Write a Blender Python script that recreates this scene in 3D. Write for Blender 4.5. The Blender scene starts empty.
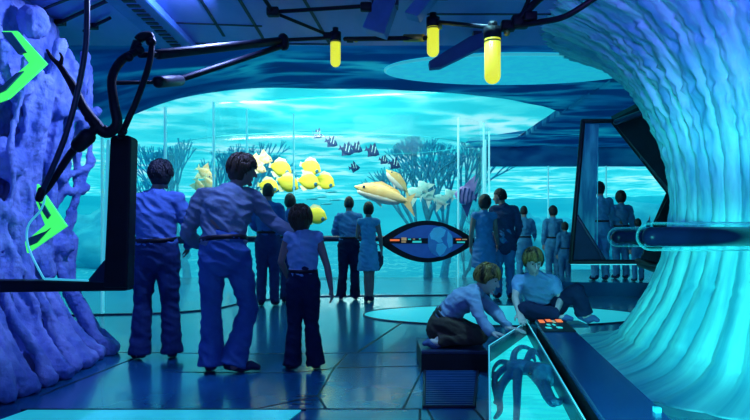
import bpy, bmesh, math, random
from mathutils import Vector, Matrix, noise
import numpy as np
V = Vector
SC = bpy.context.scene
COL = SC.collection

# ------------------------------------------------------------------ camera, sky, sun, lamps and unseen fills, exposure
F = 600.0; EYE = 1.1; HOR = 234.0
cd = bpy.data.cameras.new('camera'); cam = bpy.data.objects.new('camera', cd); COL.objects.link(cam)
cam.location = (0, 0, EYE); cam.rotation_euler = (math.pi/2, 0, 0)
cd.sensor_width = 36; cd.lens = 36*F/750; cd.shift_y = (HOR-210)/750; cd.clip_end = 300
SC.camera = cam

W = bpy.data.worlds.new('sky'); SC.world = W; W.use_nodes = True
bg = W.node_tree.nodes['Background']
bg.inputs[0].default_value = (0.07, 0.62, 0.85, 1); bg.inputs[1].default_value = 0.75

def lamp(name, kind, loc, target, color, power, size=1.0, size_y=None, **kw):
    l = bpy.data.lights.new(name, kind); l.color = color; l.energy = power
    if kind == 'AREA':
        l.size = size
        if size_y: l.shape = 'RECTANGLE'; l.size_y = size_y
    elif kind == 'SUN': l.angle = size
    else: l.shadow_soft_size = size
    for k, v in kw.items(): setattr(l, k, v)
    o = bpy.data.objects.new(name, l); COL.objects.link(o); o.location = loc
    o.rotation_euler = (V(target)-V(loc)).to_track_quat('-Z', 'Y').to_euler()
    return o
lamp('sun', 'SUN', (0, 0, 20), (0.0, 10.5, 0), (1.0, 0.97, 0.9), 4.5, 0.03)
lamp('boys_fill', 'SPOT', (0.75, 4.3, 2.95), (0.95, 4.75, 0.3), (0.25, 0.72, 0.9), 260, 0.12, spot_size=0.72, spot_blend=0.8)  # unseen spot added to brighten the boys, no fixture there
lamp('fish_fill', 'AREA', (-1.0, 10.95, 3.5), (-0.6, 12.6, 1.5), (1.0, 0.93, 0.75), 130, 4.2, 0.5)  # unseen light added to bring out the fish colours
lamp('surface_glow', 'SPOT', (-0.9, 12.6, 6.5), (-0.9, 12.6, 0), (0.9, 1.0, 0.95), 420, 0.3, spot_size=1.9, spot_blend=1.0)  # unseen spot added for a sunlit hot patch on the water
lamp('room_fill', 'AREA', (-0.5, -1.6, 2.9), (-0.6, 5, 0.8), (0.045, 0.35, 1.0), 40, 4, 1.2)  # unseen blue fill from behind the camera
lamp('soffit_fill', 'AREA', (0.4, -0.4, 1.9), (0.7, 4.6, 3.0), (0.34, 0.34, 1.0), 26, 4.0, 1.5)  # unseen purple uplight added behind the camera to brighten the soffit
lamp('reef_lamp', 'AREA', (-1.2, 4.6, 2.95), (-2.6, 4.5, 1.3), (0.30, 0.40, 1.0), 70, 0.2, 0.2)
lamp('pillar_fill', 'SPOT', (0.3, 0.9, 0.7), (2.9, 4.2, 0.55), (0.10, 0.95, 0.88), 820, 0.25, spot_size=1.05, spot_blend=0.9)  # unseen cyan spot added to light the lower pillar
lamp('pillar_top_fill', 'SPOT', (0.9, 0.8, 2.5), (2.6, 3.6, 2.95), (0.32, 0.16, 1.0), 560, 0.4, spot_size=1.0, spot_blend=0.8)  # unseen purple spot added to tint the pillar top
SC.view_settings.view_transform = 'Standard'; SC.view_settings.look = 'None'
SC.view_settings.gamma = 1; SC.view_settings.use_curve_mapping = False
SC.view_settings.exposure = 0.0

# ------------------------------------------------------------------ helpers
def Pt(px, py, d):                       # the point seen at a pixel, d metres ahead
    return V(((px-375)/F*d, d, EYE+(HOR-py)/F*d))
def Gz(px, py, z=0.0):                   # the point seen at a pixel on the level z
    d = (EYE-z)*F/(py-HOR); return Pt(px, py, d)
def lerp(a, b, t): return a+(b-a)*t

def mat(name, col, rough=0.6, spec=0.4, metal=0.0, emit=None, emit_s=0.0, col2=None, scale=8.0, stretch=None, bump=0.0, bscale=20.0, coat=0.0):
    m = bpy.data.materials.new(name); m.use_nodes = True
    nt = m.node_tree; b = nt.nodes['Principled BSDF']
    b.inputs['Base Color'].default_value = (*col, 1); b.inputs['Roughness'].default_value = rough
    b.inputs['Specular IOR Level'].default_value = spec; b.inputs['Metallic'].default_value = metal
    b.inputs['Coat Weight'].default_value = coat
    if emit: b.inputs['Emission Color'].default_value = (*emit, 1); b.inputs['Emission Strength'].default_value = emit_s
    tc = nt.nodes.new('ShaderNodeTexCoord'); vec = tc.outputs['Object']
    if stretch:
        mp = nt.nodes.new('ShaderNodeMapping'); mp.inputs['Scale'].default_value = stretch
        nt.links.new(vec, mp.inputs[0]); vec = mp.outputs[0]
    n = nt.nodes.new('ShaderNodeTexNoise'); n.inputs['Scale'].default_value = scale; n.inputs['Detail'].default_value = 5
    nt.links.new(vec, n.inputs['Vector'])
    c2 = col2 or tuple(min(1, c*1.25+0.002) for c in col)
    r = nt.nodes.new('ShaderNodeValToRGB'); r.color_ramp.elements[0].position = 0.38; r.color_ramp.elements[1].position = 0.64
    r.color_ramp.elements[0].color = (*col, 1); r.color_ramp.elements[1].color = (*c2, 1)
    nt.links.new(n.outputs[0], r.inputs[0]); nt.links.new(r.outputs[0], b.inputs['Base Color'])
    if bump:
        n2 = nt.nodes.new('ShaderNodeTexNoise'); n2.inputs['Scale'].default_value = bscale; n2.inputs['Detail'].default_value = 4
        nt.links.new(vec, n2.inputs['Vector'])
        bp = nt.nodes.new('ShaderNodeBump'); bp.inputs['Strength'].default_value = bump; bp.inputs['Distance'].default_value = 0.02
        nt.links.new(n2.outputs[0], bp.inputs['Height']); nt.links.new(bp.outputs[0], b.inputs['Normal'])
    return m

def glass_mat(name, tint, refl=0.05, rough=0.03, gmax=0.45, diffuse=None):
    m = bpy.data.materials.new(name); m.use_nodes = True; nt = m.node_tree; nt.nodes.clear()
    out = nt.nodes.new('ShaderNodeOutputMaterial'); t = nt.nodes.new('ShaderNodeBsdfTransparent'); g = nt.nodes.new('ShaderNodeBsdfGlossy')
    t.inputs[0].default_value = (*tint, 1); g.inputs['Roughness'].default_value = rough; g.inputs[0].default_value = (0.8, 0.95, 1, 1)
    if diffuse:
        g = nt.nodes.new('ShaderNodeBsdfPrincipled'); g.inputs[0].default_value = (*diffuse, 1); g.inputs['Roughness'].default_value = .3
    lw = nt.nodes.new('ShaderNodeLayerWeight'); lw.inputs[0].default_value = 0.25
    mr = nt.nodes.new('ShaderNodeMapRange'); mr.inputs[3].default_value = refl; mr.inputs[4].default_value = gmax
    nt.links.new(lw.outputs['Facing' if diffuse else 'Fresnel'], mr.inputs[0])
    if diffuse: mr.inputs[1].default_value = .22; mr.inputs[2].default_value = .8
    mx = nt.nodes.new('ShaderNodeMixShader'); nt.links.new(mr.outputs[0], mx.inputs[0])
    nt.links.new(t.outputs[0], mx.inputs[1]); nt.links.new(g.outputs[0], mx.inputs[2]); nt.links.new(mx.outputs[0], out.inputs[0])
    return m

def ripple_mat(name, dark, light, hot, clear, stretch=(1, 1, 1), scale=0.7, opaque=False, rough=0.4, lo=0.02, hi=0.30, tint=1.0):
    """Bright caustic net put into the colour, as light through ripples, partly see-through."""
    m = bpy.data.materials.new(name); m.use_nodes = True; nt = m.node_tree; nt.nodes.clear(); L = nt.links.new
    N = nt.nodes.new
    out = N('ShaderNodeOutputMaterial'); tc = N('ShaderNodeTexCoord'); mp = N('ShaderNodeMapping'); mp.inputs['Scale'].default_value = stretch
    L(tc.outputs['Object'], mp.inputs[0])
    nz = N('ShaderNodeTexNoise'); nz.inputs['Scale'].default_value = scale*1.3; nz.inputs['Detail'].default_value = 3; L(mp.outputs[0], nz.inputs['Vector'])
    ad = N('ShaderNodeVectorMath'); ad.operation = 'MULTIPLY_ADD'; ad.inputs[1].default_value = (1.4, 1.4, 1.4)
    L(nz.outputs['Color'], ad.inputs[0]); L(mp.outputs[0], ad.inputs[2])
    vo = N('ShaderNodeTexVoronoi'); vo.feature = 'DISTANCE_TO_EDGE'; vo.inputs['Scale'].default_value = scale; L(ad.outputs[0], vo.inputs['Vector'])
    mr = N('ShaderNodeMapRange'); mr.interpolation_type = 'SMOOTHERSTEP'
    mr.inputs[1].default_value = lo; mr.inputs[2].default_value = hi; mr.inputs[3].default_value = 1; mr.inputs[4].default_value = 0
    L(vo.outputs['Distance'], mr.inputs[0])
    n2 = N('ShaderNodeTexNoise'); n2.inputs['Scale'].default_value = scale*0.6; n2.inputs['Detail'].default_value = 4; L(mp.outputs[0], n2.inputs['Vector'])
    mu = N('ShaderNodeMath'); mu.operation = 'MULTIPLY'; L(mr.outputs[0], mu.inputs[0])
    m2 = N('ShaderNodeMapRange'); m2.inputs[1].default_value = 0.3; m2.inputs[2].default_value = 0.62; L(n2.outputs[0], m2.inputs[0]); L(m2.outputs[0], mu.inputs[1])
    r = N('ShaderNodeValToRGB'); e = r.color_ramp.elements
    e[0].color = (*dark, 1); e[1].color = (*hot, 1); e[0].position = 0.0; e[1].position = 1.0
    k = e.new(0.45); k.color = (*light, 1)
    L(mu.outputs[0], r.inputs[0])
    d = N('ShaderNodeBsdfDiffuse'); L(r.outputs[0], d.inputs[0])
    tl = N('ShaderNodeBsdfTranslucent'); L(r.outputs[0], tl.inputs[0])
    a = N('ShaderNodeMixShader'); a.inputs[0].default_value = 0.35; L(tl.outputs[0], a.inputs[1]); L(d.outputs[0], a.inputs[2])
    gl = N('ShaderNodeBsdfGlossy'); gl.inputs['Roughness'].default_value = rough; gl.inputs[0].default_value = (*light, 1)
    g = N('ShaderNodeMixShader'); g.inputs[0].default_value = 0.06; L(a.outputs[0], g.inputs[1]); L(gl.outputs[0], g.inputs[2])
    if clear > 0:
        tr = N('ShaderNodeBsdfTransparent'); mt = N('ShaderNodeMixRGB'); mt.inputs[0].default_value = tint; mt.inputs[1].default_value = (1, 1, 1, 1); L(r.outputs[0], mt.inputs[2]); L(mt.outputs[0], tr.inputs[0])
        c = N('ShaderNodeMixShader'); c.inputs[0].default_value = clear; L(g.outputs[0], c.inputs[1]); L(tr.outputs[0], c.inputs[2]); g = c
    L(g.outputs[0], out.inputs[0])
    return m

def link(name, me, m, parent=None, smooth=True, loc=None):
    o = bpy.data.objects.new(name, me); COL.objects.link(o)
    if m is not None and not me.materials: me.materials.append(m)
    if smooth:
        for p in me.polygons: p.use_smooth = True
    if parent is not None: o.parent = parent
    if loc is not None: o.location = loc
    return o
def obj(name, bm, m, parent=None, smooth=False, loc=None):
    bmesh.ops.recalc_face_normals(bm, faces=bm.faces)
    me = bpy.data.meshes.new(name); bm.to_mesh(me); bm.free()
    return link(name, me, m, parent, smooth, loc)
def empty(name, loc=(0, 0, 0), rz=0):
    o = bpy.data.objects.new(name, None); COL.objects.link(o); o.location = loc; o.rotation_euler = (0, 0, rz); o.empty_display_size = 0.1
    return o
def tag(o, label, cat=None, group=None, kind=None):
    if label: o['label'] = label
    if cat: o['category'] = cat
    if group: o['group'] = group
    if kind: o['kind'] = kind
    return o
def struct(name, bm, m, smooth=False, label=None, cat=None):
    o = obj(name, bm, m, None, smooth); o['kind'] = 'structure'
    if label: o['label'] = label
    if cat: o['category'] = cat
    return o

def quad_solid(bm, pts, n):              # a closed slab: polygon pts pushed along n
    n = V(n); a = [bm.verts.new(V(p)) for p in pts]; b = [bm.verts.new(V(p)+n) for p in pts]
    k = len(pts)
    bm.faces.new(a); bm.faces.new(list(reversed(b)))
    for i in range(k): bm.faces.new((a[i], b[i], b[(i+1) % k], a[(i+1) % k]))
def box(bm, lo, hi, bev=0.0):
    x0, y0, z0 = lo; x1, y1, z1 = hi
    n0 = len(bm.verts)
    quad_solid(bm, [(x0, y0, z0), (x1, y0, z0), (x1, y1, z0), (x0, y1, z0)], (0, 0, z1-z0))
def bevelled(bm, w=0.01, seg=2):
    bmesh.ops.bevel(bm, geom=list(bm.edges), offset=w, segments=seg, affect='EDGES', profile=0.6, clamp_overlap=True)
    return bm
def frame_at(t, side):
    t = t.normalized(); u = side-t*side.dot(t)
    if u.length < 1e-4:
        u = V((1, 0, 0)).cross(t) if abs(t.x) < 0.9 else V((0, 1, 0)).cross(t)
    u.normalize(); return u, t.cross(u)
def loft(bm, pts, rad, side=None, seg=12, cap=True):
    pts = [V(p) for p in pts]; R = [(r, r) if not isinstance(r, (tuple, list)) else r for r in rad]
    sides = None
    if isinstance(side, list): sides = [V(q) for q in side]; side = sides[0]
    side = V(side) if side is not None else V((0.31, 0.2, 0.92))
    rings = []; n = len(pts); tang = []
    for i in range(n):
        a = pts[max(i-1, 0)]; b = pts[min(i+1, n-1)]; t = b-a
        tang.append(t.normalized() if t.length > 1e-7 else V((0, 0, 1)))
    items = []
    if cap:
        for f, q in ((0.75, 0.5), (0.4, 0.85)): items.append((pts[0]-tang[0]*min(R[0])*f, (R[0][0]*q, R[0][1]*q), tang[0]))
    for i in range(n): items.append((pts[i], R[i], tang[i]))
    if cap:
        for f, q in ((0.4, 0.85), (0.75, 0.5)): items.append((pts[-1]+tang[-1]*min(R[-1])*f, (R[-1][0]*q, R[-1][1]*q), tang[-1]))
    pu = None
    off_ = 2 if cap else 0
    for ii, (c, r, t) in enumerate(items):
        u, v = frame_at(t, side if sides is None else sides[max(0, min(n-1, ii-off_))])
        rings.append([bm.verts.new(c+u*(r[0]*math.cos(2*math.pi*k/seg))+v*(r[1]*math.sin(2*math.pi*k/seg))) for k in range(seg)])
    for a, b in zip(rings, rings[1:]):
        for k in range(seg): bm.faces.new((a[k], a[(k+1) % seg], b[(k+1) % seg], b[k]))
    bm.faces.new(list(reversed(rings[0]))); bm.faces.new(rings[-1])
def curve_pts(pts, n=6):                 # Catmull-Rom through pts
    pts = [V(p) for p in pts]; out = []
    for i in range(len(pts)-1):
        p0 = pts[max(i-1, 0)]; p1 = pts[i]; p2 = pts[i+1]; p3 = pts[min(i+2, len(pts)-1)]
        for k in range(n):
            t = k/n
            out.append(0.5*((2*p1)+(p2-p0)*t+(2*p0-5*p1+4*p2-p3)*t*t+(3*p1-p0-3*p2+p3)*t**3))
    out.append(pts[-1]); return out
def tube(bm, pts, r, n=6, seg=10, r2=None):
    c = curve_pts(pts, n) if len(pts) > 2 else [V(p) for p in pts]
    m = len(c); loft(bm, c, [lerp(r, r if r2 is None else r2, i/(m-1)) for i in range(m)], seg=seg)
def ball(bm, c, r, seg=16, rings=10, mtx=None):
    r = (r, r, r) if not isinstance(r, (tuple, list)) else r
    M = Matrix.Translation(V(c)) @ (mtx.to_4x4() if mtx else Matrix.Identity(4)) @ Matrix.Diagonal((*r, 1))
    bmesh.ops.create_uvsphere(bm, u_segments=seg, v_segments=rings, radius=1, matrix=M)
def cyl(bm, a, b, r, seg=20):
    loft(bm, [a, b], [r, r], seg=seg, cap=False)
def remeshed(bm, voxel, smooth=3, wr=0.0, wscale=9.0, seed=0.0):
    bmesh.ops.recalc_face_normals(bm, faces=bm.faces)
    me = bpy.data.meshes.new('t'); bm.to_mesh(me); bm.free()
    o = bpy.data.objects.new('t', me); COL.objects.link(o)
    r = o.modifiers.new('r', 'REMESH'); r.mode = 'VOXEL'; r.voxel_size = voxel
    if smooth:
        s = o.modifiers.new('s', 'SMOOTH'); s.factor = 0.5; s.iterations = smooth
    dg = bpy.context.evaluated_depsgraph_get(); dg.update()
    out = bpy.data.meshes.new_from_object(o.evaluated_get(dg))
    bpy.data.objects.remove(o); bpy.data.meshes.remove(me)
    if wr:
        nn = [v.normal.copy() for v in out.vertices]
        for v, n in zip(out.vertices, nn):
            p = v.co*wscale+V((seed, seed*2, 0))
            q = V((p.x, p.y, p.z*1.9+p.x*0.8))
            v.co += n*(wr*(1-2*abs(noise.noise(q)*1.6))+wr*0.5*noise.noise(q*2.3))
    return out

# ------------------------------------------------------------------ materials
M = {}
M['floor'] = mat('floor_gloss', (0.006, 0.11, 0.25), 0.2, 0.8, col2=(0.01, 0.15, 0.31), scale=1.5, coat=0.15)
M['groove'] = mat('groove', (0.002, 0.006, 0.03), 0.5)
M['wall'] = mat('wall_blue', (0.01, 0.05, 0.2), 0.6)
M['soffit'] = mat('soffit', (0.10, 0.22, 0.62), 0.38, 0.7, col2=(0.18, 0.26, 0.7), scale=3, stretch=(1, 0.4, 1), bump=0.25, bscale=9)
M['soffit_dark'] = mat('soffit_dark', (0.02, 0.07, 0.3), 0.5, col2=(0.03, 0.1, 0.36), scale=4)
M['black'] = mat('black_metal', (0.002, 0.004, 0.012), 0.5, 0.3, col2=(0.004, 0.008, 0.02))
M['navy'] = mat('navy_metal', (0.006, 0.02, 0.07), 0.4, 0.5)
M['rock'] = mat('reef_rock', (0.13, 0.22, 0.60), 0.8, 0.2, col2=(0.30, 0.40, 0.84), scale=5, bump=0.7, bscale=30)
M['green'] = mat('green_light', (0.05, 0.6, 0.1), 0.4, emit=(0.06, 1.0, 0.13), emit_s=0.95)
M['green_dark'] = mat('green_dark', (0.008, 0.1, 0.14), 0.4)
M['lamp'] = mat('lamp_glow', (0.8, 0.8, 0.1), 0.4, emit=(0.72, 0.78, 0.03), emit_s=1.0)
M['brass'] = mat('brass', (0.55, 0.4, 0.1), 0.35, metal=0.8)
M['panel_glow'] = mat('round_panel', (0.1, 0.5, 0.6), 0.5, emit=(0.008, 0.34, 0.46), emit_s=1.0)
M['floor_glow'] = mat('floor_panel', (0.1, 0.5, 0.6), 0.3, emit=(0.008, 0.33, 0.38), emit_s=1.0)
M['edge'] = mat('glass_edge', (0.5, 0.95, 1.0), 0.3, emit=(0.03, 0.5, 0.6), emit_s=0.7)  # added glow stands in for the bright edges of clear acrylic
M['glass'] = glass_mat('clear_glass', (0.96, 1.0, 1.0), 0.0, 0.1, gmax=0.08)
M['tank_glass'] = glass_mat('tank_glass', (0.97, 1.0, 1.0), 0.0, 0.35, gmax=0.12)
M['blue_glass'] = glass_mat('blue_glass', (0.45, 0.8, 0.95), 0.08)
M['seam'] = mat('seam', (0.5, 0.95, 1.0), 0.3, emit=(0.05, 0.6, 0.7), emit_s=0.5)  # added glow stands in for light carried through the glass joints
M['water'] = ripple_mat('water_from_below', (0.05, 0.74, 0.80), (0.16, 0.88, 0.90), (0.8, 1.0, 1.0), 0.4, stretch=(0.8, 1.0, 1), scale=0.75, tint=0.35)  # bright streaks of daylight put into the water colour
M['canopy'] = ripple_mat('canopy_light_ripples', (0.012, 0.15, 0.40), (0.05, 0.40, 0.64), (0.2, 0.85, 0.9), 0.0, stretch=(0.45, 1.5, 1), scale=1.1, lo=0.0, hi=0.25)  # teal light ripples put into the canopy and header colour
M['sand'] = ripple_mat('pale_sand', (0.10, 0.70, 0.80), (0.16, 0.80, 0.86), (0.5, 0.95, 0.95), 0.0, stretch=(0.9, 0.9, 1), scale=1.3, lo=0.0, hi=0.12)  # caustic light lines put into the sand colour
M['deep'] = mat('open_water', (0.05, 0.62, 0.74), 0.9, 0.0, col2=(0.13, 0.80, 0.86), scale=0.22, stretch=(0.35, 0.35, 4))  # pale light streaks put into the backdrop colour
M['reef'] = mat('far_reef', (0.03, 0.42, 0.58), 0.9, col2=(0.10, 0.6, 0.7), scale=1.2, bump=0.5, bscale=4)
M['fan'] = mat('sea_fan', (0.02, 0.30, 0.50), 0.8, 0.1)
M['skin'] = mat('skin', (0.24, 0.18, 0.17), 0.55)
M['skin_pale'] = mat('skin_child', (0.36, 0.34, 0.36), 0.5)
M['hair_black'] = mat('hair_black', (0.006, 0.008, 0.014), 0.5, bump=0.6, bscale=60)
M['hair_brown'] = mat('hair_brown', (0.045, 0.032, 0.015), 0.45, bump=0.8, bscale=50, stretch=(1, 1, .3))
M['hair_highlights'] = mat('hair_highlights', (0.012, 0.010, 0.008), 0.45, bump=0.9, bscale=50, scale=22, col2=(0.20, 0.15, 0.04), stretch=(1, 1, .22))  # dark hair with yellow highlights put into the colour
M['eye'] = mat('eye', (0.02, 0.02, 0.03), 0.2)

# ------------------------------------------------------------------ the setting
bm = bmesh.new(); box(bm, (-6.2, -3.2, -0.3), (9.2, 15.2, 0.0)); struct('floor', bm, M['floor'])
bm = bmesh.new(); box(bm, (-6.2, -3.3, 0), (9.2, -3.1, 3.6)); struct('wall_back', bm, M['wall'])
bm = bmesh.new(); box(bm, (-6.3, -3.1, 0), (-4.6, 7.9, 3.6)); struct('wall_left', bm, M['wall'])
bm = bmesh.new(); box(bm, (9.0, -3.1, 0), (9.2, 15.0, 3.6)); struct('wall_right', bm, M['wall'])

# near ceiling: a flat soffit whose far edge stands over the viewing hall
bm = bmesh.new(); box(bm, (-6.2, -3.2, 3.0), (9.2, 6.05, 3.6)); struct('ceiling', bm, M['soffit'])

# rippled canopy beyond it, open over the tank
def canopy_z(x): return 3.2-0.09*max(0.0, -1.0-max(x, -4.6))**2.05
EC = (-0.8, 11.6, 4.4, 2.95)
def canopy_far(x):
    if x < 3.3:
        t = max(-.8, (x-EC[0])/EC[2]); y = EC[1]-EC[3]*math.sqrt(max(0, 1-t*t)); k = max(0, min(1, (x+3.0)/2.2)); k = k*k*(3-2*k); return lerp(8.12, y, k)
    return None
bm = bmesh.new()
xs = [-6.2+0.1*i for i in range(96)]
rows = 26
def canopy_patch(xs, far, near, up):
    g = []
    for x in xs:
        col = []
        for j in range(rows+1):
            y = lerp(near, far(x), j/rows)
            z = lerp(min(3.2, 3.02+max(0, x+1.9)*.25), canopy_z(x), min(1, j/rows*1.0))+0.02*noise.noise(V((x*0.9, y*2.5, 0.3)))+up
            col.append((x, y, z))
        g.append(col)
    lo = [[bm.verts.new(p) for p in c] for c in g]; hi = [[bm.verts.new((p[0], p[1], p[2]+0.12)) for p in c] for c in g]
    for i in range(len(g)-1):
        for j in range(rows):
            bm.faces.new((lo[i][j], lo[i+1][j], lo[i+1][j+1], lo[i][j+1])); bm.faces.new((hi[i][j], hi[i][j+1], hi[i+1][j+1], hi[i+1][j]))
    for i in range(len(g)-1):
        for j in (0, rows): bm.faces.new((lo[i][j], lo[i+1][j], hi[i+1][j], hi[i][j]))
    for i in (0, len(g)-1):
        for j in range(rows): bm.faces.new((lo[i][j], lo[i][j+1], hi[i][j+1], hi[i][j]))
canopy_patch([x for x in xs if x <= 3.25], canopy_far, 5.95, 0)
def far_right(x): return 14.6
canopy_patch([3.25+0.23*i for i in range(26)], far_right, 5.95, 0)
def near_tail(x):
    t = (x-EC[0])/EC[2]; return EC[1]+EC[3]*math.sqrt(max(0, 1-t*t))
# tail of the canopy behind the opening, right of the tank
g = []
for i in range(61):
    x = lerp(2.2, 3.25, i/60); g.append([(x, lerp(near_tail(x), 14.6, j/6), 3.2) for j in range(7)])
lo = [[bm.verts.new(p) for p in c] for c in g]; hi = [[bm.verts.new((p[0], p[1], p[2]+0.12)) for p in c] for c in g]
for i in range(60):
    for j in range(6):
        bm.faces.new((lo[i][j], lo[i+1][j], lo[i+1][j+1], lo[i][j+1])); bm.faces.new((hi[i][j], hi[i][j+1], hi[i+1][j+1], hi[i+1][j]))
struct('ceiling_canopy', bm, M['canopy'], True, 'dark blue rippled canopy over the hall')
# header over the right-hand windows
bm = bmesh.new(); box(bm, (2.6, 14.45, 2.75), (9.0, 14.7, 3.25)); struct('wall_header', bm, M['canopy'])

# curved glass curtain wall
plan = [(-4.6, 8.0), (-3.7, 8.15), (-2.9, 8.3), (-2.35, 8.75), (-2.05, 9.6), (-1.4, 10.35), (-0.5, 10.6), (0.5, 10.65), (1.5, 10.8), (2.05, 11.3), (2.32, 12.2), (2.45, 13.3), (2.6, 14.5), (4.2, 14.55), (5.6, 14.55), (7.2, 14.55), (9.0, 14.55)]
pp = curve_pts([V((x, y, 0)) for x, y in plan], 5)
def sheet(pp, z0, ztop, th):
    bm = bmesh.new(); k = len(pp); rows_ = []
    for i, p in enumerate(pp):
        t = (pp[min(i+1, k-1)]-pp[max(i-1, 0)]).normalized(); n = V((-t.y, t.x, 0))*th/2
        zt = ztop(p)
        rows_.append([bm.verts.new(q) for q in ((p.x-n.x, p.y-n.y, z0), (p.x-n.x, p.y-n.y, zt), (p.x+n.x, p.y+n.y, zt), (p.x+n.x, p.y+n.y, z0))])
    for a, b in zip(rows_, rows_[1:]):
        for j in range(4): bm.faces.new((a[j], a[(j+1) % 4], b[(j+1) % 4], b[j]))
    bm.faces.new(rows_[0]); bm.faces.new(list(reversed(rows_[-1])))
    return bm
gtop = lambda p: canopy_z(p.x) if p.x < 2.6 else 2.78
wn = struct('window_1', sheet(pp, 0.0, gtop, 0.03), M['glass'], True, 'curved floor-to-ceiling glass wall onto the water')
for k, (x, y) in enumerate(plan):
    if k in (0, 6, 7): continue
    bm = bmesh.new(); zt = gtop(V((x, y, 0))); box(bm, (x-0.012, y-0.03, 0), (x+0.012, y+0.03, zt-0.01))
    obj('seam', bm, M['seam'], wn)
bm = bmesh.new(); r0 = None
for a, b in zip(pp, pp[1:]):
    if b.x > 2.61: break
    n = V((0, -0.03, 0)); quad_solid(bm, [a-n, b-n, b+n*1.5, a+n*1.5], (0, 0, 0.02))
obj('sill', bm, M['navy'], wn)

# raised deck at the right
bm = bmesh.new(); quad_solid(bm, [(3.3, 10.6, 0.001), (8.9, 10.1, 0.001), (8.9, 14.4, 0.001), (3.3, 14.4, 0.001)], (0, 0, 0.25))
struct('floor_deck', bm, M['floor'])

# floor joints
bm = bmesh.new()
def joint(pts, w=0.012, z=0.0):
    for (a, b) in zip(pts, pts[1:]):
        A = Gz(*a, z); B = Gz(*b, z); t = (B-A).normalized(); n = V((-t.y, t.x, 0))*w
        quad_solid(bm, [A-n, B-n, B+n, A+n], (0, 0, 0.002))
for pts in ([(105, 352), (250, 354), (350, 353), (430, 352)], [(40, 396), (150, 352)], [(165, 372), (290, 373), (330, 369)], [(330, 368), (425, 366)], [(403, 322), (358, 352)],
            [(347, 354), (334, 368), (318, 396), (240, 412)], [(424, 367), (403, 409)], [(200, 409), (320, 409), (424, 409)], [(318, 396), (326, 409)], [(296, 396), (318, 396)],
            [(294, 400), (316, 400)], [(292, 404), (312, 404)], [(427, 409), (433, 420)], [(474, 409), (484, 420)], [(420, 409), (420, 420)]):
    joint(pts, 0.008 if pts[0][1] > 350 else 0.014)
bm_j = bm
tj = struct('trim_1', bm_j, M['groove'], label='dark joints between the floor plates')

# lit panels set in the floor and ceiling
def disc(bm, c, rx, ry, h, seg=64):
    quad_solid(bm, [(c[0]+rx*math.cos(2*math.pi*k/seg), c[1]+ry*math.sin(2*math.pi*k/seg), c[2]) for k in range(seg)], (0, 0, h))
e = empty('round_floor_light', (1.72, 8.15, 0)); tag(e, 'flat round glowing cyan light set in the dark floor behind the kneeling boys', 'floor light')
bm = bmesh.new(); disc(bm, (0, 0, 0.001), 1.86, 1.0, 0.008); obj('light_panel', bm, M['floor_glow'], e)
bm = bmesh.new()
ring = [V((1.875*math.cos(2*math.pi*k/64), 1.015*math.sin(2*math.pi*k/64), 0.006)) for k in range(65)]
loft(bm, ring, [0.012]*65, side=(0, 0, 1), seg=6, cap=False); obj('rim', bm, M['navy'], e)
e = empty('round_ceiling_light', (1.72, 7.55, 3.2)); tag(e, 'large oval cyan light panel in the rippled ceiling behind the yellow lamps', 'ceiling light')
bm = bmesh.new(); disc(bm, (0, 0, -0.06), 1.58, 0.66, 0.05); obj('light_panel', bm, M['panel_glow'], e)
bm = bmesh.new(); ring = [V((1.59*math.cos(2*math.pi*k/64), 0.67*math.sin(2*math.pi*k/64), -0.04)) for k in range(65)]
loft(bm, ring, [0.018]*65, side=(0, 0, 1), seg=6, cap=False); obj('rim', bm, M['seam'], e)
e = empty('floor_light_strip', (-1.3, 3.6, 0)); tag(e, 'glowing cyan light strip across the floor in front of the standing men', 'floor light')
bm = bmesh.new(); quad_solid(bm, [V((-0.86, 0.13, 0.001)), V((0.84, 0.13, 0.001)), V((0.72, -0.35, 0.001)), V((-0.98, -0.35, 0.001))], (0, 0, 0.006)); obj('light_panel', bm, M['floor_glow'], e)
bm = bmesh.new(); quad_solid(bm, [V((-0.9, 0.15, 0.001)), V((0.87, 0.15, 0.001)), V((0.87, 0.13, 0.001)), V((-0.9, 0.13, 0.001))], (0, 0, 0.009)); obj('rim', bm, M['navy'], e)

# ------------------------------------------------------------------ the sea beyond the glass
def nonuni(a, b, n, p=2.0): return [a+(b-a)*(i/n)**p for i in range(n+1)]
ys = nonuni(6.6, 46, 130, 1.7); xs2 = [-44+88*i/130 for i in range(131)]
bm = bmesh.new(); g = []
for x in xs2:
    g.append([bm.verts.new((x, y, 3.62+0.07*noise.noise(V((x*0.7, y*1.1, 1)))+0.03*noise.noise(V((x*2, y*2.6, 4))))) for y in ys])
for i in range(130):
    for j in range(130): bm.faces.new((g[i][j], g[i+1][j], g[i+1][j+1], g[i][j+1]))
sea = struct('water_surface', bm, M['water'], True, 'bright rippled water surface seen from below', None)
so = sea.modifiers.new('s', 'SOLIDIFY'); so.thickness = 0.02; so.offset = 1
bm = bmesh.new(); g = []
ys3 = nonuni(8.0, 46, 150, 1.6)
def sand_z(x, y):
    r = math.hypot(x+0.5, (y-10.5))
    zz = -0.06+0.25*noise.noise(V((x*0.25, y*0.22, 7)))*min(1, max(0, (y-11.5)/4))+0.5*max(0, (y-16)/30)
    return zz+0.035*math.sin(7*y+3*noise.noise(V((x*0.9, y*0.5, 2)))+1.2*x*noise.noise(V((x*0.2, y*0.2, 9))))*min(1, max(0, (y-11)/1.5))-0.02
for x in xs2: g.append([bm.verts.new((x*0.8, y, sand_z(x*0.8, y) if y > 10.9 else -0.33)) for y in ys3])
for i in range(130):
    for j in range(150): bm.faces.new((g[i][j], g[i][j+1], g[i+1][j+1], g[i+1][j]))
struct('sea_ground', bm, M['sand'], True, 'pale rippled sand on the sea bed')
bm = bmesh.new(); g = []
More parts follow.
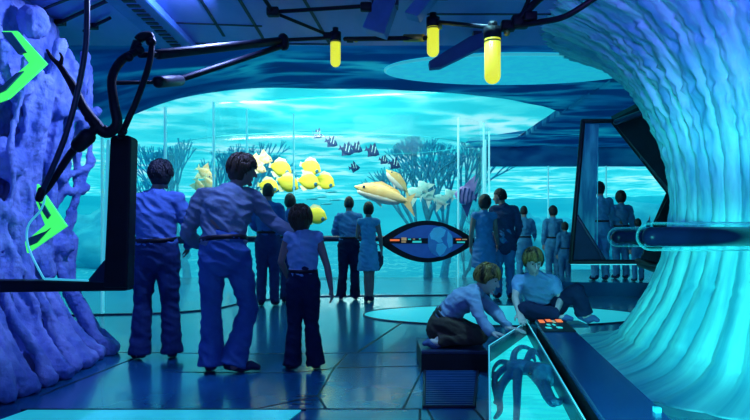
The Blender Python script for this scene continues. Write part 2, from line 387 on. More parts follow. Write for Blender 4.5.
for k in range(61):
    a = math.radians(-5+190*k/60); x, y = 40*math.cos(a), 8+36*math.sin(a)
    g.append((bm.verts.new((x, y, -0.5)), bm.verts.new((x, y, 4.2))))
for a, b in zip(g, g[1:]): bm.faces.new((a[0], b[0], b[1], a[1]))
struct('sea_backdrop', bm, M['deep'], True, 'hazy open water in the distance')

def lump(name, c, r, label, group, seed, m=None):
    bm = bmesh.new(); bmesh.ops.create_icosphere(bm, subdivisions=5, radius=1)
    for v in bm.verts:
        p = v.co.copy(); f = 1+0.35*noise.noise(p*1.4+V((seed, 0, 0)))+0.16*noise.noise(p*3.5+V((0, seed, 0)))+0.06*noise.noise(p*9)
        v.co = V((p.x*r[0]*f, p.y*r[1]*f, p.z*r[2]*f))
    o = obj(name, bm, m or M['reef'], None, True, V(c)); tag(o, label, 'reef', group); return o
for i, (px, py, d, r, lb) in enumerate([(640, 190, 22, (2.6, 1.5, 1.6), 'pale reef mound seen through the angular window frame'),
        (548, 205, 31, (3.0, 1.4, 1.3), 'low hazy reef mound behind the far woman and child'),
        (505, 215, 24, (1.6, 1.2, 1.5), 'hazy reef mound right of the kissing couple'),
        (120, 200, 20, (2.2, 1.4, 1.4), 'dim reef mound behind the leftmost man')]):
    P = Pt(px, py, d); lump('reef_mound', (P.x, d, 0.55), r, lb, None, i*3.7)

# sea fans
def fan(px, py, d, h, spread, lean, label, seed, depth=6):
    rnd = random.Random(seed); base = Pt(px, py, d); base.z = sand_z(base.x, base.y)-0.05
    root = empty('sea_fan', base); tag(root, label, 'coral')
    bm = bmesh.new()
    def grow(p, a, L, r, k):
        q = p+V((math.sin(a)*L, 0.12*L*(rnd.random()-0.5), math.cos(a)*L))
        mid = (p+q)/2+V((rnd.uniform(-.04, .04)*L, 0, 0))
        loft(bm, [p, mid, q], [(r, r*0.6), (r*0.9, r*0.5), (r*0.78, r*0.45)], side=(1, 0, 0), seg=6)
        if k == 0: return
        n = 2 if rnd.random() < 0.6 else 3
        for i in range(n):
            off = (i-(n-1)/2)*spread*rnd.uniform(0.7, 1.25)+rnd.uniform(-.1, .1)
            grow(q, a*0.93+off, L*rnd.uniform(0.68, 0.88), r*0.74, k-1)
    bs = bmesh.new(); loft(bs, [(0, 0, -0.05), (lean*0.2*h*0.3, 0, h*0.14), (lean*h*0.22, 0, h*0.24)], [h*0.035, h*0.026, h*0.022], seg=8)
    obj('stem', bs, M['fan'], root, True)
    grow(V((lean*h*0.22, 0, h*0.22)), lean*0.6, h*0.2, h*0.02, depth)
    grow(V((lean*h*0.10, 0, h*0.12)), lean*0.6-0.35, h*0.2, h*0.016, depth-1)
    obj('branches', bm, M['fan'], root, True)
fan(188, 258, 15.2, 3.5, 0.27, -0.25, 'dark teal sea fan behind the head of the leftmost man', 5)
fan(212, 258, 15.8, 3.7, 0.27, 0.55, 'dark teal sea fan rising above the peach fish at left', 11)
fan(428, 258, 15.3, 3.8, 0.34, 0.0, 'large dark teal sea fan behind the pale angelfish', 23)
fan(443, 258, 16.4, 4.0, 0.30, 0.40, 'feathery sea fan leaning right behind the purple banded angelfish', 31)
fan(462, 258, 14.95, 2.0, 0.36, 0.4, 'small sea fan low beside the purple banded angelfish', 42, 5)

# acrylic cylinder standing in the water around the fish
bm = bmesh.new(); seg = 96; prof = [(1.0, 0.0), (1.0, 2.75), (0.995, 2.9), (0.975, 3.0), (0.94, 3.06), (0.9, 3.08)]
rings = []
for f, z in prof:
    rings.append([bm.verts.new((-1.06+3.3*f*math.cos(2*math.pi*k/seg), 12.75+1.75*f*math.sin(2*math.pi*k/seg), z-0.1)) for k in range(seg)])
for a, b in zip(rings, rings[1:]):
    for k in range(seg): bm.faces.new((a[k], a[(k+1) % seg], b[(k+1) % seg], b[k]))
tk = obj('fish_tank', bm, M['tank_glass'], None, True); tag(tk, 'wide clear round-shouldered fish tank behind the curved glass wall', 'aquarium')
so = tk.modifiers.new('s', 'SOLIDIFY'); so.thickness = 0.03
bm = bmesh.new(); ring = [V((-1.06+3.3*0.9*math.cos(2*math.pi*k/96), 12.75+1.75*0.9*math.sin(2*math.pi*k/96), 2.98)) for k in range(97)]
loft(bm, ring, [0.007]*97, side=(0, 0, 1), seg=6, cap=False); obj('rim', bm, M['deep'], tk, True)

# ------------------------------------------------------------------ fish
def fmat(n, a, b=None, scale=6, stretch=None): return mat(n, a, 0.5, 0.3, col2=b, scale=scale, stretch=stretch)
FM = {'yellow': fmat('fish_yellow', (0.95, 0.78, 0.05), (0.98, 0.88, 0.1)), 'cream': fmat('fish_cream', (0.9, 0.9, 0.5)), 'mask': fmat('fish_mask', (0.02, 0.16, 0.28)),
      'peach': fmat('fish_peach', (0.95, 0.62, 0.25), (1.0, 0.85, 0.55), 14), 'orange': fmat('fish_orange', (0.98, 0.62, 0.24), (1.0, 0.82, 0.5), 4), 'white': fmat('fish_white', (0.9, 0.85, 0.75)),
      'dark': fmat('fish_dark', (0.01, 0.05, 0.16)), 'pale': fmat('fish_pale', (0.4, 0.9, 0.9), (0.7, 1.0, 0.98), 5), 'purple': fmat('fish_purple', (0.32, 0.25, 0.62), (0.5, 0.4, 0.8)),
      'ink': fmat('fish_ink', (0.02, 0.05, 0.2)), 'slim': fmat('fish_slim', (0.02, 0.3, 0.42))}
def fish_body(L, H, T, snout=0.12, n=16):
    """A laterally flattened body: nose at +x."""
    bm = bmesh.new(); pts = []; rad = []
    for i in range(n+1):
        u = i/n; x = L*(0.5-u)
        h = math.sin(math.pi*min(1, u*0.93+0.035))**0.75*(1-0.25*u)
        if u < 0.16: h *= lerp(0.55, 1, u/0.16)
        pts.append((x, 0, H*0.03*math.sin(u*3))); rad.append((max(0.02*H, H*0.5*h), max(0.01*T, T*0.5*h**0.8)))
    loft(bm, pts, rad, side=(0, 0, 1), seg=18)
    return bm
def fin_poly(pts, th=0.012):
    bm = bmesh.new(); quad_solid(bm, [V((x, -th/2, z)) for x, z in pts], (0, th, 0)); return bm
def make_fish(kind, name, L):
    root = empty(name)
    if kind == 'butterfly':
        obj('body', fish_body(L, L*0.86, L*0.24), FM['yellow'], root, True)
        obj('tail_fin', fin_poly([(-.44*L, .06*L), (-.6*L, .14*L), (-.58*L, -.12*L), (-.44*L, -.06*L)]), FM['cream'], root)
        obj('dorsal_fin', fin_poly([(.25*L, .33*L), (.05*L, .5*L), (-.25*L, .5*L), (-.42*L, .25*L), (-.3*L, .2*L), (0, .35*L)]), FM['cream'], root)
        obj('anal_fin', fin_poly([(0, -.38*L), (-.2*L, -.48*L), (-.42*L, -.25*L), (-.28*L, -.22*L)]), FM['cream'], root)
        bm = bmesh.new(); ball(bm, (.33*L, -.06*L, -.05*L), (.085*L, .05*L, .1*L)); ball(bm, (.33*L, .06*L, -.05*L), (.085*L, .05*L, .1*L)); obj('eye_patch', bm, FM['mask'], root, True)
    elif kind == 'angel':
        obj('body', fish_body(L, L*0.7, L*0.18), FM['peach'], root, True)
        obj('tail_fin', fin_poly([(-.42*L, .05*L), (-.66*L, .24*L), (-.58*L, 0), (-.66*L, -.24*L), (-.42*L, -.05*L)]), FM['cream'], root)
        obj('dorsal_fin', fin_poly([(.15*L, .3*L), (-.3*L, .62*L), (-.38*L, .2*L), (-.2*L, .22*L)]), FM['peach'], root)
        obj('anal_fin', fin_poly([(.1*L, -.3*L), (-.32*L, -.58*L), (-.38*L, -.2*L), (-.2*L, -.22*L)]), FM['cream'], root)
        bm = bmesh.new(); ball(bm, (.33*L, -.055*L, .06*L), .045*L); ball(bm, (.33*L, .055*L, .06*L), .045*L); obj('eye', bm, FM['ink'], root, True)
    elif kind == 'pale':
        obj('body', fish_body(L, L*0.75, L*0.18), FM['pale'], root, True)
        obj('tail_fin', fin_poly([(-.42*L, .05*L), (-.7*L, .3*L), (-.6*L, 0), (-.7*L, -.3*L), (-.42*L, -.05*L)]), FM['pale'], root)
        obj('dorsal_fin', fin_poly([(.15*L, .3*L), (-.35*L, .85*L), (-.34*L, .2*L), (-.2*L, .22*L)]), FM['pale'], root)
        obj('anal_fin', fin_poly([(.1*L, -.3*L), (-.35*L, -.85*L), (-.36*L, -.2*L), (-.2*L, -.22*L)]), FM['pale'], root)
    elif kind == 'banded':
        obj('body', fish_body(L, L*0.72, L*0.2), FM['dark'], root, True)
        obj('tail_fin', fin_poly([(-.42*L, .05*L), (-.68*L, .25*L), (-.6*L, 0), (-.66*L, -.2*L), (-.42*L, -.05*L)]), FM['ink'], root)
        obj('dorsal_fin', fin_poly([(.2*L, .3*L), (-.1*L, .75*L), (-.2*L, .4*L), (-.4*L, .5*L), (-.36*L, .2*L), (0, .28*L)]), FM['dark'], root)
        obj('anal_fin', fin_poly([(.1*L, -.3*L), (-.25*L, -.5*L), (-.36*L, -.15*L), (-.1*L, -.25*L)]), FM['dark'], root)
        for x, w in ((.12, .03), (-.12, .028)):
            bm = bmesh.new(); quad_solid(bm, [V((x*L-w*L*.5, -.108*L, -.05*L)), V((x*L+w*L*.6, -.108*L, -.05*L)), V((x*L-w*L*1.5, -.108*L, .42*L)), V((x*L-w*L*3.2, -.108*L, .42*L))], (0, .216*L, 0)); obj('band', bm, FM['pale'], root)
    elif kind == 'snapper':
        obj('body', fish_body(L, L*0.36, L*0.2), FM['orange'], root, True)
        obj('tail_fin', fin_poly([(-.44*L, .04*L), (-.62*L, .2*L), (-.57*L, .0), (-.72*L, -.24*L), (-.44*L, -.05*L)]), FM['orange'], root)
        obj('dorsal_fin', fin_poly([(.25*L, .15*L), (.05*L, .23*L), (-.3*L, .15*L), (-.38*L, .06*L), (-.1*L, .13*L)]), FM['orange'], root)
        obj('pelvic_fin', fin_poly([(.12*L, -.14*L), (-.08*L, -.24*L), (-.04*L, -.14*L)]), FM['white'], root)
        bm = bmesh.new(); ball(bm, (.03*L, 0, -.06*L), (.42*L, .085*L, .11*L)); obj('belly', bm, FM['white'], root, True)
        bm = bmesh.new(); ball(bm, (.34*L, -.07*L, .04*L), .022*L); ball(bm, (.34*L, .07*L, .04*L), .022*L); obj('eye', bm, FM['ink'], root, True)
    elif kind == 'purple':
        obj('body', fish_body(L, L*0.95, L*0.2), FM['purple'], root, True)
        obj('tail_fin', fin_poly([(-.42*L, .05*L), (-.62*L, .3*L), (-.58*L, -.2*L), (-.42*L, -.05*L)]), FM['ink'], root)
        obj('dorsal_fin', fin_poly([(.15*L, .42*L), (-.38*L, 1.05*L), (-.36*L, .6*L), (-.55*L, .95*L), (-.42*L, .2*L), (-.1*L, .38*L)]), FM['purple'], root)
        obj('anal_fin', fin_poly([(.1*L, -.42*L), (-.25*L, -.95*L), (-.38*L, -.2*L), (-.1*L, -.38*L)]), FM['ink'], root)
        for x in (.28, .08, -.13, -.3):
            bm = bmesh.new(); w = .035*L; hh = .36*L if abs(x) < .2 else .26*L
            quad_solid(bm, [V((x*L-w, -.108*L, -hh)), V((x*L+w, -.108*L, -hh)), V((x*L+w*1.8, -.108*L, 0)), V((x*L+w, -.108*L, hh)), V((x*L-w, -.108*L, hh)), V((x*L, -.108*L, 0))], (0, .216*L, 0)); obj('band', bm, FM['ink'], root)
        bm = bmesh.new(); ball(bm, (.3*L, -.07*L, .08*L), .05*L); obj('eye', bm, FM['white'], root, True)
    else:
        obj('body', fish_body(L, L*0.22, L*0.12), FM['slim'], root, True)
        obj('tail_fin', fin_poly([(-.44*L, .03*L), (-.6*L, .12*L), (-.56*L, 0), (-.6*L, -.12*L), (-.44*L, -.03*L)]), FM['slim'], root)
    return root
PROTO = {}
def fish(kind, name, px, py, size, d, label, group, rx=0, rz=0, face=1):
    """size: body length in pixels; rx: nose up in degrees; face: 1 to the right, -1 to the left."""
    key = kind
    first = key not in PROTO
    if first: PROTO[key] = make_fish(kind, name, 0.4)
    if first: r = PROTO[key]
    else:
        r = PROTO[key].copy(); COL.objects.link(r)
        for ch in PROTO[key].children:
            c = ch.copy(); COL.objects.link(c); c.parent = r
    r.location = Pt(px, py, d)
    base = 0 if face > 0 else math.pi
    r.rotation_euler = (0, -math.radians(rx), base+math.radians(rz)); r.rotation_mode = 'XYZ'
    s = size/F*d/0.4; r.scale = (s, s, s); tag(r, label, 'fish', group)
Y = 'yellow butterflyfish'
fish('butterfly', 'butterflyfish', 281, 169, 21, 11.9, 'yellow disc-shaped fish topmost of the left trio of yellow fish', Y, -18)
fish('butterfly', 'butterflyfish', 269, 187, 20, 12.5, 'yellow fish half hidden behind the head of the man in the middle distance', Y, -12)
fish('butterfly', 'butterflyfish', 288, 184, 22, 11.7, 'yellow disc-shaped fish lowest right of the left trio of yellow fish', Y, -25)
fish('butterfly', 'butterflyfish', 311, 168, 20, 12.2, 'yellow disc-shaped fish topmost of the right trio of yellow fish', Y, -20)
fish('butterfly', 'butterflyfish', 309, 182, 21, 11.9, 'yellow disc-shaped fish directly below the topmost of the right trio', Y, -10)
fish('butterfly', 'butterflyfish', 325, 182, 20, 12.4, 'yellow disc-shaped fish furthest right of all the yellow fish', Y, -22)
fish('butterfly', 'butterflyfish', 316, 216, 22, 11.6, 'yellow fish peeping out from behind the hair of the boy', Y, -15)
A = 'peach angelfish'
fish('angel', 'angelfish', 255, 162, 14, 12.2, 'small peach fish at the upper left of the trio over the left yellow fish', A, -35)
fish('angel', 'angelfish', 265, 159, 15, 12.6, 'small peach fish at the upper right of the trio over the left yellow fish', A, -15, 10)
fish('angel', 'angelfish', 260, 169, 13, 11.9, 'small peach fish lowest of the trio over the left yellow fish', A, -25)
fish('angel', 'angelfish', 205, 174, 17, 12.0, 'larger peach fish at the top of the trio beside the sea fans', A, -40, 0)
fish('angel', 'angelfish', 209, 185, 17, 11.6, 'peach fish nearest the shoulder of the leaning man', A, -60)
fish('angel', 'angelfish', 199, 187, 15, 11.3, 'peach fish lowest left of the trio beside the sea fans', A, -70)
fish('angel', 'angelfish', 247, 201, 13, 11.3, 'small peach fish just under the chin of the leaning man', A, -55)
fish('angel', 'angelfish', 244, 252, 15, 11.3, 'peach fish low beside the hip of the leaning man', A, -35)
D = 'dark banded fish in a line'
for i, (px, py, sz, lb) in enumerate([(318, 135, 11, 'small dark striped fish first and highest of the line of dark fish'), (332, 143, 13, 'dark striped fish second from the top of the line of dark fish'), (347, 151, 15, 'dark striped fish third in the line, left of the overlapping pair'),
        (357, 149, 13, 'dark striped fish fourth in the line, overlapping the third'), (373, 152, 15, 'dark striped fish fifth in the line, with bright white stripes'), (384, 161, 10, 'small dark striped fish second to last in the line'),
        (395, 165, 13, 'dark striped fish at the lower right end of the line'), (355, 168, 11, 'faint dark fish alone below the line of dark fish')]):
    fish('banded', 'banded_fish', px, py, sz*.9, 12.0+0.25*i, lb, D, -20 if i < 7 else 5, 15)
fish('snapper', 'snapper', 381, 194, 54, 11.5, 'big orange and white fish swimming left above the middle couple', 'orange snappers', 16, 0, -1)
fish('snapper', 'snapper', 397, 181, 34, 12.4, 'shorter orange fish behind the tail of the big orange fish', 'orange snappers', 38, 35, -1)
Q = 'pale angelfish'
for px, py, s, lb, a in [(414, 193, 17, 'pale cyan fish furthest left of the pale fish', 30), (423, 187, 16, 'pale cyan fish topmost of the pale fish', 55), (428, 197, 14, 'pale cyan fish just right of and below the topmost pale fish', 20),
                         (440, 200, 16, 'pale cyan fish left one of the pair beside the purple fish', 40), (449, 194, 13, 'pale cyan fish nearest the purple fish', 50)]:
    fish('pale', 'pale_angelfish', px, py, s*.9, 11.7+.012*(px-410), lb, Q, a, 10, -1)
fish('purple', 'purple_angelfish', 465, 196, 22, 11.6, 'purple angelfish with dark bands and tall fins left of the kissing couple', None, 8, 15, -1)
S = 'tiny slim fish'
for px, py, lb in [(322, 197, 'tiny slim dark fish beneath the right trio of yellow fish'), (332, 192, 'tiny slim dark fish highest of the slim fish'), (336, 200, 'tiny slim dark fish nearest the head of the man at the rail'), (313, 199, 'tiny slim dark fish furthest left of the slim fish'), (327, 204, 'tiny slim dark fish lowest of the slim fish')]:
    fish('slim', 'slim_fish', px, py, 11, 12.3, lb, S, 3)

# ------------------------------------------------------------------ flared ribbed pillar at the right
AX = V((3.54, 5.0, 0)); DD = math.hypot(3.54, 5.0); TC = math.atan2(3.54, 5.0)
prof = []
for px, py in [(540, 22), (590, 55), (625, 85), (650, 125), (665, 165), (671, 205), (668, 235), (655, 275), (635, 310), (605, 345)]:
    th = math.atan((px-375)/F); R = DD*math.sin(TC-th); yy = DD*math.cos(TC-th)*math.cos(th); prof.append((EYE+(HOR-py)/F*yy, R))
prof[0] = (3.0, prof[0][1]); prof = prof[:-1]+[(0.11, prof[-1][1]), (0.0, 2.02)]
pz = curve_pts([V((R, 0, z)) for z, R in prof], 9)
NS = 720
bm = bmesh.new(); rings = []
for q in pz:
    ring = []
    for k in range(NS):
        a = 2*math.pi*k/NS
        w = 0.35*noise.noise(V((math.cos(a)*2, math.sin(a)*2, q.z*0.8)))
        ph = 44*a/2+w*3
        rib = abs(math.sin(ph))**0.5
        top = min(1, max(0, (q.z-1.3)/1.0))
        n1 = noise.noise(V((math.cos(a)*9, math.sin(a)*9, q.z*3)))
        n2 = noise.noise(V((math.cos(a)*24*q.x, math.sin(a)*24*q.x, q.z*14)))
        n3 = abs(noise.noise(V((math.cos(a)*13*q.x, math.sin(a)*13*q.x, q.z*4.5+3))))
        cr = -0.02 if abs(((q.z+0.06*noise.noise(V((a*3, 0, 0))))*1.0) % 0.47-0.2) < 0.012 and q.z < 0.8 else 0
        r = q.x+0.055*(rib-0.7)+0.018*n1+(0.012+0.020*top)*n2-0.10*top*n3+cr
        ring.append(bm.verts.new((r*math.cos(a), r*math.sin(a), q.z)))
    rings.append(ring)
uvl = bm.loops.layers.uv.new('around')
for i, (a, b) in enumerate(zip(rings, rings[1:])):
    for k in range(NS):
        f = bm.faces.new((a[k], a[(k+1) % NS], b[(k+1) % NS], b[k]))
        for lp, uv in zip(f.loops, ((k, i), (k+1, i), (k+1, i+1), (k, i+1))): lp[uvl].uv = (uv[0]/NS*60, pz[uv[1]].z)
bm.faces.new(rings[0]); bm.faces.new(list(reversed(rings[-1])))
M['pillar'] = mat('pillar_coral', (0.06, 0.52, 0.62), 0.6, 0.4, col2=(0.25, 0.92, 0.88), scale=1.3, stretch=(1.0, 0.9, 1), bump=0.3, bscale=4)
nt = M['pillar'].node_tree; tc = [x for x in nt.nodes if x.type == 'TEX_COORD'][0]; mp = [x for x in nt.nodes if x.type == 'MAPPING'][0]; nt.links.new(tc.outputs['UV'], mp.inputs[0])
o = obj('flared_pillar', bm, M['pillar'], None, True, AX); tag(o, 'huge ribbed cyan pillar flaring out at floor and ceiling on the right', 'pillar')

# ------------------------------------------------------------------ reef wall at the left
rnd = random.Random(4)
bm = bmesh.new()
def rockline(s, z):                      # face of the reef: s runs from near the viewer to the far edge
    x = lerp(-2.72, -2.62, s)+0.30*max(0, 1-z/0.9)**1.5*1.0+0.10*math.sin(z*2.2+s*3); y = lerp(3.3, 5.55, s)
    return V((x-0.12+0.1*max(0, z-2.2), y, z))
for s in [i/9 for i in range(10)]:       # core masses
    pts = []
    for z in (0.05, 0.5, 1.0, 1.5, 2.0, 2.5, 2.9): p = rockline(s, z); pts.append(V((p.x-0.50, min(p.y, 5.2), p.z)))
    loft(bm, pts, [0.40, 0.35, 0.33, 0.32, 0.32, 0.33, 0.36], seg=14)
def branch(s0, z0, s1, z1, r, n=7, out=0.05):
    pts = []; rad = []
    for i in range(n+1):
        t = i/n; s = lerp(s0, s1, t)+rnd.uniform(-.02, .02); z = lerp(z0, z1, t)+rnd.uniform(-.03, .03)
        p = rockline(max(0, min(1, s)), max(0.05, min(2.92, z))); p.x += rnd.uniform(-.03, .03)+out-0.06; pts.append(p)
        rad.append(r*rnd.uniform(0.75, 1.1)*(1.5 if i in (0, n) else 1))
    c = curve_pts(pts, 5); m = len(c)
    loft(bm, c, [lerp(rad[int(i/(m-1)*n)], rad[min(n, int(i/(m-1)*n)+1)], (i/(m-1)*n) % 1) for i in range(m)], seg=10)
for i in range(22):                      # roots spreading over the floor
    s = i/21; branch(s, rnd.uniform(.95, 1.3), min(1, s+rnd.uniform(-.03, .06)), 0.0, rnd.uniform(.04, .065), 5, rnd.uniform(.02, .13))
for i in range(15):                      # long bones up the far edge
    s = rnd.uniform(.55, 1); branch(s, rnd.uniform(1.9, 2.7), min(1, s+rnd.uniform(-.06, .08)), rnd.uniform(.7, 1.2), rnd.uniform(.03, .048), 5, rnd.uniform(.0, .15))
for i in range(16):
    s = rnd.random(); z = rnd.uniform(1.2, 2.8); L = rnd.uniform(.4, .9)
    branch(s, z, s+rnd.uniform(-.2, .2), max(0.6, z-L), rnd.uniform(.04, .075), 4, rnd.uniform(-.02, .14))
for i in range(9):
    s = rnd.random(); z = rnd.uniform(1.1, 2.6); branch(s, z, s+rnd.uniform(.15, .3), z+rnd.uniform(-.3, .3), rnd.uniform(.03, .055), 4, 0.10)
for i in range(26):
    p = rockline(rnd.random(), rnd.uniform(0.3, 2.8)); p.x += rnd.uniform(-.06, .05); r = rnd.uniform(.06, .12); ball(bm, p, (r, r*rnd.uniform(.9, 1.5), r*rnd.uniform(.9, 1.6)), 12, 9)
me = remeshed(bm, 0.016, 1)
nn = [v.normal.copy() for v in me.vertices]
for v, n in zip(me.vertices, nn):
    v.co += n*(0.012*noise.noise(v.co*11)-0.022*abs(noise.noise(V((v.co.x*16, v.co.y*16, v.co.z*5))))+0.008*noise.noise(v.co*34))
    v.co.z = max(0.002, min(2.99, v.co.z))
o = link('reef_rock', me, M['rock']); tag(o, 'gnarled purple-blue reef rock wall with root-like ridges at the left', 'rock')

# glowing green arrows on the reef
def arrow(d0, outer, inner, darks, name, label, nrm=V((0.75, -0.66, 0))):
    root = empty(name, Pt(*outer[1], d0)); tag(root, label, 'sign', 'green arrow signs'); b = Pt(*outer[1], d0)
    bm = bmesh.new(); quad_solid(bm, [Pt(x, y, d0+(outer[1][0]-x)*-0.002)-b for x, y in outer+inner], (0.0, 0.03, 0.0)); obj('arrow', bm, M['green'], root)
    for q in darks:
        bm = bmesh.new(); quad_solid(bm, [Pt(x, y, d0-0.015+(outer[1][0]-x)*-0.002)-b for x, y in q], (0, 0.03, 0)); obj('inlay', bm, M['green_dark'], root)
arrow(4.35, [(17, 31), (46, 63), (8, 98), (-14, 106)], [(-14, 96), (0, 88), (29, 63), (22, 53), (2, 31)], [[(1, 32), (11, 32), (26, 52), (18, 54)], [(-14, 93), (3, 85), (16, 73), (23, 71), (5, 90), (-14, 99)]], 'arrow_sign', 'glowing green arrow sign high on the reef at the upper left corner')
arrow(4.45, [(37, 184), (66, 226), (27, 253)], [(25, 242), (45, 225), (36, 202)], [[(38, 202), (44, 205), (50, 215), (47, 219), (43, 213)], [(28, 238), (46, 231), (50, 228), (36, 243), (29, 246)]], 'arrow_sign', 'glowing green arrow sign lower down inside the black viewing frame')

# black viewing frame in front of the reef
fr = empty('viewing_frame', Pt(118, 285, 3.85)); fb = fr.location.copy()
tag(fr, 'black viewing frame with rounded corner in front of the reef', 'frame')
def slab(pix, d, th, m, name, parent, base, bev=0.012, smooth=False):
    bm = bmesh.new(); quad_solid(bm, [Pt(x, y, d)-base for x, y in pix], (0, th, 0))
    if bev: bevelled(bm, bev, 3)
    return obj(name, bm, m, parent, smooth)
slab([(110, 138), (114, 135), (128, 135), (131, 138), (127, 288), (103, 288)], 3.85, 0.12, M['black'], 'post', fr, fb)
slab([(-30, 280), (112, 281), (128, 284), (126, 291), (-30, 293)], 3.87, 0.12, M['black'], 'sill_bar', fr, fb)
slab([(86, 282), (104, 260), (110, 262), (110, 283)], 3.86, 0.11, M['navy'], 'corner_brace', fr, fb, 0.008)
slab([(62, 140), (109, 138), (105, 282), (44, 281), (32, 256), (27, 240), (29, 224), (42, 208), (47, 185), (52, 165)], 3.98, 0.02, M['glass'], 'glass_pane', fr, fb, 0)
slab([(106.5, 140), (109.5, 139), (105.5, 262), (103, 260)], 3.87, 0.02, M['edge'], 'edge_strip', fr, fb, 0)
slab([(44, 278), (88, 280), (88, 281.5), (44, 280)], 3.85, 0.02, M['edge'], 'edge_strip', fr, fb, 0)
bm = bmesh.new(); tube(bm, [Pt(x, y, 3.975)-fb for x, y in [(62, 142), (52, 165), (47, 185), (42, 208), (29, 224), (27, 240), (32, 256), (44, 279)]], 0.007, 4, 6); obj('jagged_edge', bm, M['edge'], fr, True)  # jagged left edge of the pane, its brightness an added glow

# jointed boom with hoses, and the grey pole
jb = empty('jointed_boom', Pt(110, 130, 3.78)); b0 = jb.location.copy(); tag(jb, 'black jointed boom of rods and hoses reaching from the reef to the ceiling', 'boom')
def rod(name, pts, r, m='black', par=jb, base=b0, r2=None, seg=10):
    bm = bmesh.new(); tube(bm, [Pt(*p)-base for p in pts], r, 6, seg, r2); return obj(name, bm, M[m], par, True)
rod('rod', [(140, 55, 3.88), (160, 54.5, 3.98)], 0.020); rod('rod', [(158, 54.5, 3.98), (280, 41, 5.1)], 0.034)
rod('rod', [(112, 83, 3.73), (165, 82, 4.03)], 0.014); rod('rod', [(175, 81, 4.5), (282, 46, 5.1)], 0.024)
bm = bmesh.new(); loft(bm, [Pt(158, 82, 3.98)-b0, Pt(180, 80.5, 4.5)-b0], [0.04, 0.04], seg=14); obj('coupling', bm, M['black'], jb, True)
bm = bmesh.new(); loft(bm, [Pt(283, 38, 5.12)-b0, Pt(284, 46, 5.12)-b0], [0.045, 0.045], seg=14); obj('pivot', bm, M['black'], jb, True)
rod('hose', [(152, 38, 3.93), (150, 60, 3.88), (140, 92, 3.83), (128, 120, 3.80), (120, 137, 3.83)], 0.020)
rod('hose', [(140, 50, 3.88), (122, 60, 3.78), (112, 78, 3.73), (114, 104, 3.70), (117, 124, 3.70), (106, 133, 3.70), (94, 122, 3.68)], 0.024, r2=0.036)
rod('hose', [(134, 52, 3.86), (140, 38, 3.88), (150, 36, 3.93)], 0.03)
for x, y, d in ((139, 50, 3.86), (128, 57, 3.80), (151, 42, 3.91), (122, 131, 3.80), (104, 130, 3.70), (90, 118, 3.68)):
    bm = bmesh.new(); ball(bm, Pt(x, y, d)-b0, (0.034, 0.032, 0.030), 14, 10); obj('knuckle', bm, M['black'], jb, True)
rod('arm', [(96, 124, 3.68), (84, 108, 3.68), (74, 88, 3.68), (68, 78, 3.68)], 0.034, r2=0.022)
rod('claw', [(69, 80, 3.68), (60, 66, 3.68), (52, 58, 3.66), (47, 50, 3.64)], 0.022, r2=0.008)
rod('claw', [(60, 66, 3.68), (62, 58, 3.67), (60, 53, 3.66)], 0.014, r2=0.006)
rod('arm', [(98, 126, 3.68), (88, 136, 3.68), (72, 152, 3.70), (50, 185, 3.72), (41, 196, 3.73)], 0.030, r2=0.016)
bm = bmesh.new(); loft(bm, [Pt(88, 136, 3.68)-b0, Pt(78, 146, 3.68)-b0], [0.05, 0.045], seg=12); obj('coupling', bm, M['black'], jb, True)
pole = empty('bent_pole', Pt(60, 150, 3.63)); pb = pole.location.copy(); tag(pole, 'slim grey pole leaning in front of the reef from the ceiling', 'pole')
rod('shaft', [(87, -6, 3.63), (86, 43, 3.63), (78, 90, 3.63), (64, 140, 3.63), (42, 192, 3.63)], 0.017, 'navy', pole, pb)
bm = bmesh.new(); tube(bm, [Pt(42, 190, 3.63)-pb, Pt(39, 199, 3.63)-pb], 0.024); obj('tip', bm, M['black'], pole, True)

# ------------------------------------------------------------------ ceiling fittings and lamps
vb = empty('vent_beam', (-1.95, 5.3, 3.0)); tag(vb, 'light blue ceiling beam with a row of dark vent slots at upper left', 'ceiling beam')
bm = bmesh.new(); box(bm, (-0.17, -0.9, -0.07), (0.17, 0.72, -0.0)); bevelled(bm, 0.02, 2); M['beam'] = mat('beam_blue', (0.06, 0.17, 0.45), 0.4); obj('beam', bm, M['beam'], vb)
for k in range(14):
    bm = bmesh.new(); y = -0.72+0.1*k; box(bm, (-0.03, y, -0.078), (0.07, y+0.05, -0.066)); obj('vent_slot', bm, M['black'], vb)
for pts, lb, r in ([[(38, 33, 5.4), (100, 4, 4.9), (108, 1, 4.9)], 'dark conduit pipe running diagonally over the ceiling at far left', 0.016], [[(84, 31, 5.4), (110, 18, 5.2)], 'short dark conduit pipe beside the vent beam', 0.014]):
    e = empty('conduit', V((-2.5, 5.2, 2.97))); bm = bmesh.new(); P = []
    for x, y, d in pts: p = Gz(x, y, 2.972); P.append(p-e.location)
    tube(bm, P, r, 4); obj('pipe', bm, M['black'], e, True); tag(e, lb, 'pipe')
    bm = bmesh.new(); q = P[0].lerp(P[-1], 0.35); box(bm, (q.x-0.04, q.y-0.03, q.z-0.02), (q.x+0.04, q.y+0.03, 0.024)); obj('clip', bm, M['black'], e)
bm = bmesh.new()
def sjoint(a, b, w=0.014):
    A = Gz(*a, 3.0); B = Gz(*b, 3.0); t = (B-A).normalized(); n = V((-t.y, t.x, 0))*w; quad_solid(bm, [A-n, B-n, B+n, A+n], (0, 0, -0.006))
for a, b in (((196, -8), (224, 36)), ((235, -8), (263, 38)), ((0, 26), (80, -6)), ((162, 43), (330, 44)), ((300, -8), (330, 44)), ((420, 14), (560, 14)), ((160, 22), (262, 26))): sjoint(a, b)
struct('trim_2', bm, M['groove'], label='dark joints between the ceiling plates')
